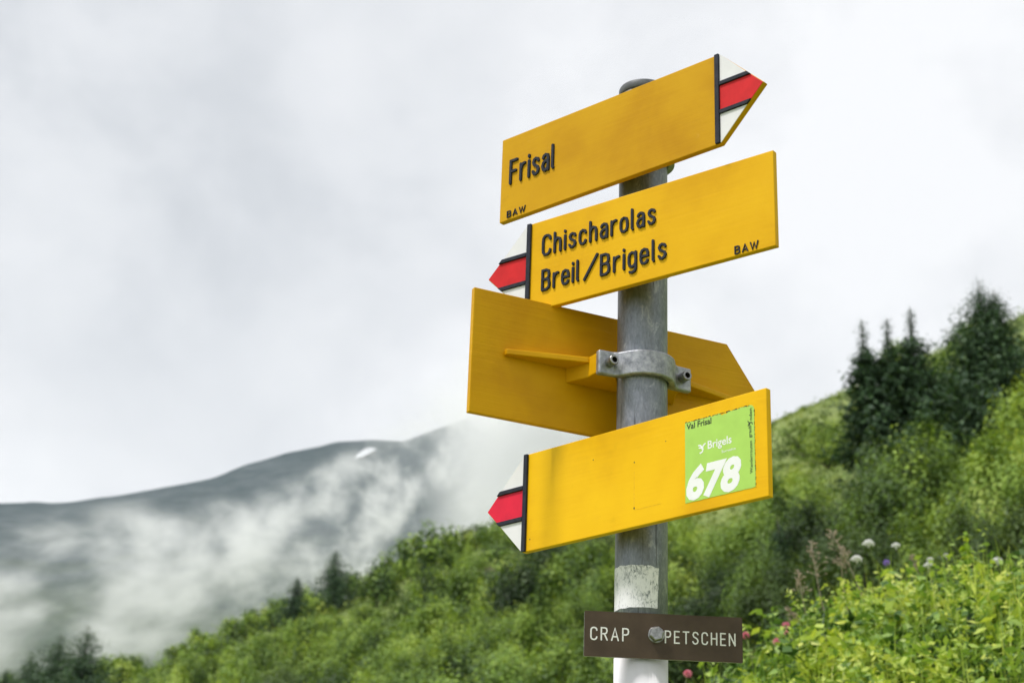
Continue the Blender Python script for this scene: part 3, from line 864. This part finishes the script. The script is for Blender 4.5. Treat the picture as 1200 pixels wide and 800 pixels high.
def shrub_mesh(seed, clumps=34, leaves=110, upright=0.4, leaf=0.12, mat='shrub_leaf'):
    """rounded shrub about 2 m across and 1.7 m tall: leaf clumps on bent branches, trunks in slot 1"""
    g = np.random.default_rng(seed)
    cen, Nn, Dd, Ll, tint = [], [], [], [], []
    bv, bf = [], []
    for c in range(clumps):
        a = g.uniform(0, 2 * np.pi); el = np.arcsin(g.uniform(0.02, 1.0)); rad = g.uniform(0.62, 1.05)
        tip = np.array([math.cos(a) * math.cos(el), math.sin(a) * math.cos(el), 0.10 + 1.45 * math.sin(el) ** 0.9]) * rad
        tip[2] += upright * g.uniform(0, 0.35)
        k = int(leaves * 1.7 * g.uniform(0.6, 1.3))
        sp = np.array([0.145, 0.145, 0.165]) * g.uniform(0.75, 1.35)
        P_ = tip + g.normal(0, 1, (k, 3)) * sp
        # some leaves back along the branch
        m_ = g.random(k) < 0.25
        P_[m_] = P_[m_] * g.uniform(0.45, 0.9, (m_.sum(), 1))
        out = unit(P_ * np.array([1, 1, .5]) + np.array([0, 0, .5]))
        cen.append(P_); Nn.append(unit(out + unit(P_ - tip + np.array([0, 0, .12])) * .6 + g.normal(0, .34, (k, 3)))); Dd.append(unit(g.normal(0, 1, (k, 3)) + np.array([0, 0, .6])))
        Ll.append(leaf * .78 * g.uniform(.6, 1.35, k))
        tint.append(np.clip(g.normal(.48, .10, k) + g.normal(0, .27), 0, 1))
        b0 = np.array([g.normal(0, .1), g.normal(0, .1), 0]); mid = tip * .5 + np.array([0, 0, .12])
        for p0, p1, r0, r1 in ((b0, mid, .028, .018), (mid, tip, .018, .006)):
            d = unit(p1 - p0); s_ = unit(np.cross(d, [0.3, 0.9, 0.1])); t_ = np.cross(d, s_)
            base = len(bv)
            for P0, r_ in ((p0, r0), (p1, r1)):
                for q in range(3): bv.append(P0 + r_ * (s_ * math.cos(2.094 * q) + t_ * math.sin(2.094 * q)))
            for q in range(3): bf.append((base + q, base + (q + 1) % 3, base + 3 + (q + 1) % 3, base + 3 + q))
    cen = np.concatenate(cen); cen[:, 2] = np.maximum(cen[:, 2], 0.03)
    Ll = np.concatenate(Ll)
    lv, lf = leaf_faces(cen, np.concatenate(Nn), np.concatenate(Dd), Ll, Ll * .68)
    tint = np.concatenate(tint)
    V = np.vstack([lv, np.array(bv)]); F = np.vstack([lf, np.array(bf) + len(lv)])
    me = np_mesh('shrub', V, F, np.concatenate([tint, np.zeros(len(bf))]), np.concatenate([np.zeros(len(lf)), np.ones(len(bf))]))
    me.materials.append(M[mat]); me.materials.append(M['bark'])
    return me

SH = [shrub_mesh(s, c, l, u, lf) for s, c, l, u, lf in ((1, 36, 120, .3, .115), (2, 42, 105, .5, .11), (3, 30, 125, .9, .12), (4, 40, 110, .2, .125), (5, 34, 100, 1.1, .105), (6, 46, 95, .4, .10))]
SH_NEAR = [shrub_mesh(s, c, l, u, lf) for s, c, l, u, lf in ((41, 44, 210, .4, .086), (42, 50, 190, .8, .080), (43, 38, 230, .2, .090))]
SH_DARK_NEAR = [shrub_mesh(s, c, l, u, lf, 'shrub_dark') for s, c, l, u, lf in ((51, 44, 210, .4, .084), (52, 38, 220, .8, .088))]
SH_DARK = [shrub_mesh(s, c, l, u, lf, 'shrub_dark') for s, c, l, u, lf in ((21, 40, 115, .3, .11), (22, 34, 120, .7, .115), (23, 46, 100, .2, .11))]
SH_FAR = [shrub_mesh(s, 26, 60, .5, .19) for s in (11, 12, 13)]

placed = []
def try_spot(az, r, rad):
    x, y = r * math.sin(R(az)), r * math.cos(R(az))
    for q in placed:
        if abs(q[0] - x) < rad + q[2] and abs(q[1] - y) < rad + q[2] and math.hypot(q[0] - x, q[1] - y) < (rad + q[2]) * .70: return None
    placed.append((x, y, rad))
    return Vector((x, y, ground_z(x, y) - .06))
def where(p):
    """what a shrub stands beside, named by things one can find"""
    q = cam.matrix_world.inverted() @ (p + Vector((0, 0, .8)))
    px, py = 600 + q.x / -q.z * FPX, 400 - q.y / -q.z * FPX
    if px < 170: return 'beside the clump of spruces in the bottom left corner'
    if px < 330: return 'between the bottom left spruces and the slender skyline spruce'
    if px < 455: return 'below and around the two small skyline spruces' if py > 690 else 'beside the lone skyline spruce'
    if px < 700: return 'left of the brown plate near the bottom edge' if py > 745 else ('left of the pole below the arrow of the lowest sign' if py > 655 else 'near the skyline just left of the lowest sign')
    if px < 800: return 'directly behind the pole'
    if px < 905: return 'behind the right end of the brown plate' if py > 640 else 'just under the right half of the lowest sign'
    if py > 590: return 'behind the white flowers on the bank'
    return 'on the open slope left of the two big spruces' if px < 1000 else 'at the feet of the two big spruces'
N_SHRUB = 0
def add_shrub(az, r, s, hgt=None, kind=None):
    global N_SHRUB
    p = try_spot(az, r, s)
    if p is None: return None
    dark = r <= 118 and random.random() < (.78 if (6 < az < 13.5 and r < 46) else .20)
    o = bpy.data.objects.new('shrub', random.choice(SH_FAR if r > 118 else ((SH_DARK_NEAR if r < 62 else SH_DARK) if dark else (SH_NEAR if r < 62 else SH))))
    o.location = p; o.rotation_euler = (random.uniform(-.12, .12), random.uniform(-.12, .12), random.uniform(0, 6.28))
    o.scale = (s, s * random.uniform(.85, 1.15), (hgt or s) * random.uniform(.85, 1.2))
    col.objects.link(o)
    col_ = 'dark green' if dark else ('small green' if r > 118 else 'light green')
    lab = '%s leafy shrub %s' % (col_, where(p))
    tag(o, lab, 'shrub', 'shrubs: ' + lab)
    N_SHRUB += 1
    return o
random.seed(21)
# the bushes that make the skyline bump up
for px, r, s in ((505, 140, 2.6), (525, 141, 2.9), (488, 143, 2.1), (545, 143, 2.2), (463, 145, 1.8), (440, 145, 1.9), (420, 146, 1.6), (560, 148, 1.4), (405, 140, 1.5), (370, 143, 1.4), (585, 146, 1.5),
                 (600, 148, 1.3), (335, 144, 1.4), (310, 145, 1.5), (285, 146, 1.4), (255, 145, 1.5), (230, 146, 1.3), (205, 146, 1.5), (180, 145, 1.5), (150, 145, 1.5), (946, 150, .5)):
    add_shrub(bearing(px, 600)[0], r, s, s * .8, 2)
for px, r, s in ((1010, 43, 1.15), (1046, 40, 1.25), (1085, 42, 1.35), (1122, 39, 1.3), (1158, 41, 1.45), (1192, 38, 1.3)):
    add_shrub(bearing(px, 560)[0], r, s, s * 1.15)
tries = 0
while N_SHRUB < 296 and tries < 9000:
    tries += 1
    az = random.uniform(-17.5, 18.5); r = 26 * (150 / 26) ** (random.random() ** .75)
    if az < 4 and r < 33: continue
    # open grassy stretches below the skyline carry few shrubs
    if -5.5 < az < 1.2 and 92 < r < 134 and random.random() < .75: continue
    if 6 < az < 13 and 62 < r < 156 and random.random() < .96: continue
    if az > 13.5 and r > 90 and random.random() < .9: continue
    if az > 5 and r < 24: continue
    if 10.8 < az < 17.9 and 41 < r < 62: continue
    s = random.uniform(.8, 1.5) * (1.0 if r < 60 else 1.2)
    if az > 11 and r < 44: s *= 1.0
    add_shrub(az, r, s, s * random.uniform(.85, 1.25))

# low cover on the hillside: one uncountable mass of small leafy tufts and grass
def hillside_cover(n=17000):
    g = np.random.default_rng(5)
    az = g.uniform(-24, 32, n); r = 24 * (165 / 24) ** (g.random(n) ** .8)
    keep = ~((az > 5) & (r < 20)); az, r = az[keep], r[keep]; n = len(az)
    x = r * np.sin(np.radians(az)); y = r * np.cos(np.radians(az))
    z = ground_base(az, r) + np.array([bumps(a, b, c) for a, b, c in zip(x, y, r)])
    k = 22
    size = (g.uniform(.16, .55, n) * np.clip(r / 70, .7, 1.5))
    size = np.where((az > 6) & (az < 14) & (r > 62), size * .55, size)
    C_ = np.stack([x, y, z], -1)[:, None, :] + g.normal(0, 1, (n, k, 3)) * np.array([.8, .8, .30]) * size[:, None, None] + np.array([0, 0, .28]) * size[:, None, None]
    tint = np.clip(g.normal(.5, .2, (n, 1)) + g.normal(0, .16, (n, k)), 0, 1)
    Nn = unit(g.normal(0, .6, (n, k, 3)) + np.array([-.2, -.3, .9])); Dd = unit(g.normal(0, 1, (n, k, 3)) + np.array([0, 0, .8]))
    L = (g.uniform(.10, .24, (n, k)) * np.clip(r / 75, .55, 1.35)[:, None])
    v_, f_ = leaf_faces(C_.reshape(-1, 3), Nn.reshape(-1, 3), Dd.reshape(-1, 3), L.ravel(), L.ravel() * .55)
    me = np_mesh('hillside_cover', v_, f_, tint.ravel()); me.materials.append(M['cover_leaf'])
    return me
cov = link('hillside_cover', hillside_cover())
tag(cov, 'low grass and dwarf shrubs covering the hillside', kind='stuff')

# ---- spruces
def spruce(name, label, base, H, rad, seed, leaders=((0, 0, 1.0),), bare=.10, dens=1.0, group=None, start=.04, power=.9):
    g = np.random.default_rng(seed)
    t = empty(name, base); tag(t, label, 'spruce tree', group)
    bm = bmesh.new()
    cen, Nn, Dd, Ll, Ww, tint = [], [], [], [], [], []
    for li, (ox, oy, hk) in enumerate(leaders):
        h = H * hk
        top = np.array([ox * rad, oy * rad, h])
        pts = [(ox * rad * .6, oy * rad * .6, -.15), (ox * rad * .8, oy * rad * .8, h * .4), (ox * rad, oy * rad, h * .8), tuple(top)]
        tube(bm, pts, [H * .020, H * .014, H * .006, H * .0018], 7)
        nw = int(27 * dens)
        for w in range(nw):
            u = start + (1 - start) * (w + g.uniform(-.3, .3)) / nw
            if li and u < .25: continue
            zz = h * u
            if u > .985: continue
            prof = (1 - u) ** power * (.70 + .30 * min(1, u / .10))
            tier = (1.08, .74, .95, .66)[w % 4]
            nb = int(g.integers(6, 10))
            a0 = g.uniform(0, 6.28)
            thin = u > 1 - bare
            for b in range(nb):
                a = a0 + 6.283 * b / nb + g.normal(0, .22)
                L_ = rad * (prof * tier * g.uniform(.68, 1.2) + .035) * (1.0 if li == 0 else .75)
                if thin: L_ *= .42 if bare > .1 else .8
                dirh = np.array([math.cos(a), math.sin(a), 0])
                ns = max(4, int(15 * L_ / rad * dens ** .5 + 4))
                s_ = (np.arange(ns) + g.uniform(.2, .8, ns)) / ns
                droop = -.30 * s_ + .26 * s_ ** 2.2 + (.22 if u > .75 else 0) * s_
                P_ = np.array([ox * rad * (.8 + .2 * u), oy * rad * (.8 + .2 * u), zz]) + dirh * (s_ * L_)[:, None] + np.array([0, 0, 1]) * (droop * L_)[:, None]
                side = np.array([-dirh[1], dirh[0], 0])
                for q in range(3 if thin else 8):
                    lat = g.normal(0, .16, ns) * L_ * (1.05 - s_ * .7)
                    Q = P_ + side * lat[:, None] + g.normal(0, .03 * rad, (ns, 3))
                    cen.append(Q); Nn.append(unit(np.array([0, 0, .8]) + g.normal(0, .42, (ns, 3)) + dirh * .45))
                    Dd.append(unit(dirh * .9 + side * np.sign(lat)[:, None] * g.uniform(.2, .9, (ns, 1)) + np.array([0, 0, -.25]) + g.normal(0, .2, (ns, 3))))
                    ll = min(H * .030, .24) * g.uniform(.6, 1.3, ns) * min(1, .22 + 2.2 * (1 - u))
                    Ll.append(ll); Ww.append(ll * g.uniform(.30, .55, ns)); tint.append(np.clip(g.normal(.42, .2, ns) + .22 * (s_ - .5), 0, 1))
        for q in range(3):   # needles up the leader itself
            k = 8; s_ = g.uniform(.84, .985, k)
            cen.append(np.array([ox * rad, oy * rad, 0]) + np.stack([g.normal(0, .006 * H, k), g.normal(0, .006 * H, k), s_ * h], -1))
            Nn.append(unit(g.normal(0, 1, (k, 3)))); Dd.append(unit(g.normal(0, .5, (k, 3)) + np.array([0, 0, 1.0]))); ll = H * .016 * g.uniform(.6, 1.2, k); Ll.append(ll); Ww.append(ll * .3); tint.append(g.uniform(.2, .6, k))
    bm_obj('trunk', bm, M['bark'], t, True)
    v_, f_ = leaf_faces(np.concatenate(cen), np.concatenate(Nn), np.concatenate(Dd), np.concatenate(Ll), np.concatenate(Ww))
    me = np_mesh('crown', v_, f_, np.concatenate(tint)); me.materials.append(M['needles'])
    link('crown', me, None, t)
    return t
def spruce_at(name, label, px, r, top_y, width_px, seed, sink=.2, **k):
    p = spot(px, r, top_y + 15); p.z -= sink
    H = bearing(px, top_y)[1] * r - p.z
    placed.append((p.x, p.y, .5))
    return spruce(name, label, p, H, width_px / 2 / FPX * r * 1.45, seed, **k)
spruce_at('spruce_tree', 'broad dark spruce standing highest at the right, twin tops against the sky', 1148, 57, 330, 215, 1, leaders=((0, 0, 1), (.13, .05, .965)), bare=.05, dens=1.35, power=1.05)
spruce_at('spruce_tree', 'dark spruce with three thin bare tops left of the tallest spruce', 1067, 52, 360, 150, 2, power=1.0, leaders=((0, 0, 1), (-.26, .05, .95), (-.56, .0, .93)), bare=.20, dens=1.2)
spruce_at('spruce_tree', 'dark young spruce among the shrubs behind the right end of the brown plate', 912, 37, 604, 84, 3, dens=.9, sink=.9, start=.02)
spruce_at('spruce_tree', 'narrow dark spruce at the right edge above the white flowers', 1152, 43, 545, 66, 4, dens=.9, sink=.9, start=.02)
spruce_at('spruce_tree', 'small dark spruce alone on the skyline below the mist', 393, 138, 643, 74, 5, bare=.05, dens=1.0)
spruce_at('spruce_tree', 'small slender spruce on the skyline left of the lone one', 348, 124, 674, 66, 6, bare=.05, dens=1.0)
for i, (px, r, ty, w, lab) in enumerate(((102, 112, 732, 120, 'tallest dark spruce of the clump in the bottom left corner'), (70, 114, 742, 112, 'dark spruce just left of the tallest in the bottom left clump'),
                                         (36, 116, 764, 84, 'third spruce from the right in the bottom left clump'), (6, 118, 782, 60, 'lowest spruce at the extreme bottom left corner'))):
    spruce_at('spruce_tree', lab, px, r, ty, w * 1.15, 30 + i, dens=1.15, bare=.05, sink=.5)

# ---- rocks on the slope
def rock(name, label, px, r, size, mat, seed):
    bm = bmesh.new()
    bmesh.ops.create_icosphere(bm, subdivisions=4, radius=1)
    for v_ in bm.verts:
        n_ = v_.co.copy()
        f = 1 + .35 * mnoise.noise(n_ * 1.4 + Vector((seed, 0, 0))) + .16 * mnoise.noise(n_ * 4 + Vector((0, seed, 0))) + .08 * mnoise.noise(n_ * 9)
        v_.co = Vector((n_.x * size[0], n_.y * size[1], n_.z * size[2])) * f
    o = bm_obj(name, bm, mat, None, False)
    o.location = spot(px, r) + Vector((0, 0, size[2] * .35))
    tag(o, label, 'rock')
rock('rock', 'reddish brown rock outcrop below the arrow of the lowest yellow sign', 574, 112, (1.35, 1.0, .6), M['rock_red'], 2)
rock('rock', 'pale flat slab of rock on the slope left of the reddish one', 541, 108, (1.3, .8, .22), M['rock_pale'], 6)

# ---- the near bank on the right: one mass of leafy plants and grass
def bank_plants():
    g = np.random.default_rng(9)
    V, F, T = [], [], []
    nv = 0
    def push(v_, f_, t_):
        nonlocal nv
        V.append(v_); F.append(f_ + nv); T.append(t_); nv += len(v_)
    n = 8400
    az = g.uniform(2.6, 30, n); r = g.uniform(3.7, 7.6, n)
    x = r * np.sin(np.radians(az)); y = r * np.cos(np.radians(az))
    z = ground_base(az, r) + np.array([bumps(a, b, c) for a, b, c in zip(x, y, r)])
    patch = np.array([mnoise.noise(Vector((a * 1.5, b * 1.5, 3.3))) for a, b in zip(x, y)])
    hgt = np.clip(.17 + .13 * patch + g.normal(0, .045, n), .05, .42)
    base = np.stack([x, y, z], -1)
    k = 20
    for kind in range(3):     # oval leaves up the stem / small rosettes / narrow leaves
        sel = np.where((patch + g.normal(0, .22, n) > (.12, -.14, -9)[kind]) & (g.random(n) < 1))[0] if kind < 2 else np.arange(n)
        if kind == 0: sel0 = sel
        if kind == 1: sel = np.setdiff1d(sel, sel0); sel1 = sel
        if kind == 2: sel = np.setdiff1d(np.setdiff1d(sel, sel0), sel1)
        m = len(sel)
        if not m: continue
        s_ = g.uniform(.15, 1.05, (m, k)); lean = g.normal(0, .25, (m, 1, 2))
        a = g.uniform(0, 6.28, (m, k))
        off = (.020, .026, .012)[kind] * g.uniform(.5, 1.6, (m, k))
        P_ = np.zeros((m, k, 3))
        P_[..., 0] = base[sel, 0][:, None] + lean[..., 0] * s_ * hgt[sel][:, None] + np.cos(a) * off
        P_[..., 1] = base[sel, 1][:, None] + lean[..., 1] * s_ * hgt[sel][:, None] + np.sin(a) * off
        P_[..., 2] = base[sel, 2][:, None] + s_ * hgt[sel][:, None]
        out = np.stack([np.cos(a), np.sin(a), np.zeros_like(a)], -1)
        up = (.7, 1.0, .45)[kind]
        Nn = unit(out * .55 + np.array([0, 0, up]) + g.normal(0, .4, (m, k, 3)))
        Dd = unit(out + np.array([0, 0, (.6, .25, 1.6)[kind]]) + g.normal(0, .25, (m, k, 3)))
        L = ((.027, .038, .048)[kind]) * g.uniform(.55, 1.4, (m, k))
        W = L * (.52, .66, .20)[kind]
        t_ = np.clip(g.normal((.52, .36, .58)[kind], .27, (m, 1)) + g.normal(0, .13, (m, k)) + (s_ - .6) * .25, 0, 1)
        v_, f_ = leaf_faces(P_.reshape(-1, 3), Nn.reshape(-1, 3), Dd.reshape(-1, 3), L.ravel(), W.ravel())
        push(v_, f_, t_.ravel())
    # grass blades
    n = 3600
    az = g.uniform(2.6, 24, n); r = g.uniform(3.7, 7.4, n)
    x = r * np.sin(np.radians(az)); y = r * np.cos(np.radians(az))
    z = ground_base(az, r) + np.array([bumps(a, b, c) for a, b, c in zip(x, y, r)])
    B = np.stack([x, y, z], -1)
    a = g.uniform(0, 6.28, n); d = np.stack([np.cos(a), np.sin(a), 0 * a], -1); sd = np.stack([-np.sin(a), np.cos(a), 0 * a], -1)
    h = g.uniform(.14, .38, n)[:, None]; bend = g.uniform(.05, .7, n)[:, None]; w = g.uniform(.0025, .006, n)[:, None]
    rows = []
    for s_ in (0, .4, .75, 1.0):
        c = B + np.array([0, 0, 1.]) * h * (s_ - .28 * bend * s_ * s_) + d * h * bend * s_ ** 2
        ww = w * (1 - s_ * .92)
        rows += [c - sd * ww, c + sd * ww]
    v_ = np.stack(rows, 1).reshape(-1, 3)
    b0 = np.arange(n) * 8
    f_ = np.concatenate([np.stack([b0 + i, b0 + i + 1, b0 + i + 3, b0 + i + 2], -1) for i in (0, 2, 4)])
    push(v_, f_, np.tile(np.clip(g.normal(.62, .18, n), 0, 1), 3))
    me = np_mesh('bank_plants', np.vstack(V), np.vstack(F), np.concatenate(T)); me.materials.append(M['bank_leaf'])
    return me
bank = link('bank_plants', bank_plants())
tag(bank, 'lush yellow-green herbs and grass on the near bank at the right', kind='stuff')

# ---- single plants on the bank
def at_px(px, py, r):
    az, tn = bearing(px, py)
    return Vector((r * math.sin(R(az)), r * math.cos(R(az)), r * tn))
def stalk(bm, p0, p1, r0, r1, bend=.02, n=5, seed=0):
    g = random.Random(seed)
    off = Vector((g.uniform(-bend, bend), g.uniform(-bend, bend), 0))
    pts = [p0.lerp(p1, i / n) + off * math.sin(math.pi * i / n) for i in range(n + 1)]
    tube(bm, pts, [r0 + (r1 - r0) * i / n for i in range(n + 1)], 5)
def flower(name, label, cat, px, py, r, build, mat, head_name, lean=.06, group=None, seed=0):
    tip = at_px(px, py, r)
    bx, by = tip.x + random.Random(seed).uniform(-lean, lean) + .02, tip.y + .03
    b = Vector((bx, by, ground_z(bx, by) - .02))
    t = empty(name, b); tag(t, label, cat, group)
    bm = bmesh.new(); stalk(bm, Vector(), tip - b, .0026, .0018, .03, 6, seed)
    bm_obj('stem', bm, M['stem'], t, True)
    bm = bmesh.new(); build(bm, tip - b, random.Random(seed + 5))
    bm_obj(head_name, bm, mat, t)
    return t
def umbel(radius):
    def build(bm, c, g):
        for i in range(34):
            a = i * 2.39996; rr_ = radius * math.sqrt((i + .5) / 34)
            p = c + Vector((rr_ * math.cos(a), rr_ * math.sin(a), radius * .75 * (1 - (rr_ / radius) ** 2) + g.uniform(-.002, .002)))
            bmesh.ops.create_icosphere(bm, subdivisions=1, radius=radius * .20, matrix=Matrix.Translation(p) @ Matrix.Diagonal((1, 1, .8, 1)))
        tube(bm, [c - Vector((0, 0, .012)), c + Vector((0, 0, .004))], [.0016, radius * .5], 8)
    return build
def cluster(radius, n=14):
    def build(bm, c, g):
        for i in range(n):
            d = Vector((g.gauss(0, 1), g.gauss(0, 1), g.gauss(.3, .8))).normalized()
            p = c + d * radius * .62
            # a small trumpet of five petals
            u = d.orthogonal().normalized(); w = d.cross(u)
            ctr = bm.verts.new(p - d * radius * .25)
            rim = [bm.verts.new(p + (u * math.cos(2 * math.pi * k / 10) + w * math.sin(2 * math.pi * k / 10)) * radius * (.46 if k % 2 == 0 else .30) + d * radius * .12) for k in range(10)]
            for k in range(10): bm.faces.new((ctr, rim[k], rim[(k + 1) % 10]))
    return build
for i, (px, py, rr_, rad_, lab) in enumerate((
    (1018, 638, 6.5, .023, 'white umbel flower standing tallest in front of the dark hillside, left pair'),
    (1004, 656, 6.3, .021, 'white umbel flower lowest and leftmost of the tall ones'),
    (1050, 640, 6.6, .017, 'small white umbel flower right of the tallest one'),
    (1088, 663, 6.3, .017, 'white umbel flower low among the leaves left of the leafy spike'),
    (1090, 656, 6.5, .013, 'small white flower just above another white umbel'),
    (1109, 651, 6.6, .010, 'tiny white flower close left of the tall leafy spike'),
    (1169, 658, 6.4, .020, 'white umbel flower right of the tall leafy spike'),
    (1186, 673, 6.3, .014, 'white flower nearest the right edge'))):
    flower('white_flower', lab, 'flower', px, py, rr_, umbel(rad_), M['petal_white'], 'flower_head', group='white flowers on the bank', seed=i)
for i, (px, py, rr_, rad_, lab) in enumerate(((1039, 659, 6.4, .015, 'purple flower between the white umbels'), (1050, 753, 5.7, .008, 'tiny purple flower low in the bank greenery'))):
    flower('purple_flower', lab, 'flower', px, py, rr_, cluster(rad_, 16), M['petal_purple'], 'flower_head', group='purple flowers on the bank', seed=20 + i)
for i, (px, py, rr_, rad_, lab) in enumerate((
    (921, 732, 5.9, .016, 'upper pink alpine rose right of the brown plate'), (910, 752, 5.7, .016, 'pink alpine rose in the middle right of the brown plate'),
    (874, 744, 5.9, .015, 'pink alpine rose touching the right end of the brown plate'), (806, 789, 5.5, .016, 'pink alpine rose low below the brown plate'),
    (921, 741, 5.85, .010, 'small pink bloom below the upper alpine rose'))):
    flower('pink_flower', lab, 'flower', px, py, rr_, cluster(rad_, 13), M['petal_pink'], 'flower_head', group='pink flowers on the bank', seed=40 + i)
flower('orange_flower', 'single orange flower at the foot of the bank', 'flower', 1025, 776, 5.6, cluster(.015, 14), M['petal_orange'], 'flower_head', seed=60)

def panicle(label, px, py, r, length, seed):
    """dry grass head: a loose spray of small spikelets on a thin stalk"""
    g = random.Random(seed)
    tip = at_px(px, py, r)
    b = Vector((tip.x + g.uniform(.06, .16), tip.y, 0)); b.z = ground_z(b.x, b.y)
    t = empty('dry_grass', b); tag(t, label, 'grass stalk', 'dry grass heads on the bank')
    bm = bmesh.new(); stalk(bm, Vector(), tip - b, .0018, .0010, .03, 6, seed); bm_obj('stalk', bm, M['straw'], t, True)
    bm = bmesh.new()
    axis = (tip - b).normalized()
    for i in range(38):
        u = g.random(); c = tip - b - axis * length * u
        d = Vector((g.gauss(0, 1), g.gauss(0, 1), .5)).normalized(); c2 = c + d * (length * .46 * (.25 + u * .75)) * g.uniform(.4, 1)
        tube(bm, [c, c2], [.0005, .0005], 3)
        bmesh.ops.create_icosphere(bm, subdivisions=1, radius=.0042, matrix=Matrix.Translation(c2) @ d.to_track_quat('Z', 'Y').to_matrix().to_4x4() @ Matrix.Diagonal((.6, .6, 1.5, 1)))
    bm_obj('seed_head', bm, M['straw'], t)
for i, (px, py, r_, l_, lab) in enumerate(((972, 620, 6.2, .15, 'tallest dry brown grass head left of the white umbels'), (950, 634, 6.0, .13, 'dry brown grass head leftmost of the tall ones'),
    (986, 640, 6.3, .10, 'small dry grass head between the tallest one and the umbels'), (935, 668, 5.9, .09, 'low dry grass head at the left shoulder of the bank'), (922, 712, 5.8, .06, 'tiny dry grass head above the pink alpine roses'), (1068, 650, 6.5, .06, 'dry grass head right of the purple flower'))):
    panicle(lab, px, py, r_, l_, 70 + i)

def leafy_plant(label, px, py, r, height, leaf, n, seed, spike=False):
    g = random.Random(seed); q = np.random.default_rng(seed)
    tip = at_px(px, py, r)
    b = Vector((tip.x + .02, tip.y + .02, min(ground_z(tip.x, tip.y), tip.z - height)))
    b.z = tip.z - max(height, tip.z - ground_z(tip.x, tip.y))
    t = empty('leafy_plant', b); tag(t, label, 'plant')
    bm = bmesh.new(); stalk(bm, Vector(), tip - b, .004, .002, .02, 6, seed); bm_obj('stem', bm, M['stem'], t, True)
    s_ = q.uniform(.0, 1.0, n) * (height / (tip - b).length); a = q.uniform(0, 6.28, n)
    out = np.stack([np.cos(a), np.sin(a), 0 * a], -1)
    P_ = np.array(tip - b)[None] * (1 - s_[:, None]) + out * (leaf * .55 * (1 if not spike else .4 + .8 * q.random((n, 1))))
    Ll = leaf * q.uniform(.6, 1.25, n)
    v_, f_ = leaf_faces(P_, unit(out * .5 + np.array([0, -.25, .8]) + q.normal(0, .25, (n, 3))), unit(out + np.array([0, 0, .45])), Ll, Ll * .62)
    me = np_mesh('leaves', v_, f_, q.uniform(0, 1, n)); me.materials.append(M['broad_leaf'])
    link('leaves', me, None, t)
leafy_plant('tall leafy spike with a pale top rising above the right bank', 1131, 626, 6.4, .20, .042, 46, 5, True)
leafy_plant('broad-leaved bright green plant low on the bank below the umbels', 966, 742, 5.6, .10, .10, 16, 6)
leafy_plant('bright yellow-green leafy plant in the bottom right corner', 1172, 745, 5.4, .12, .06, 40, 8)
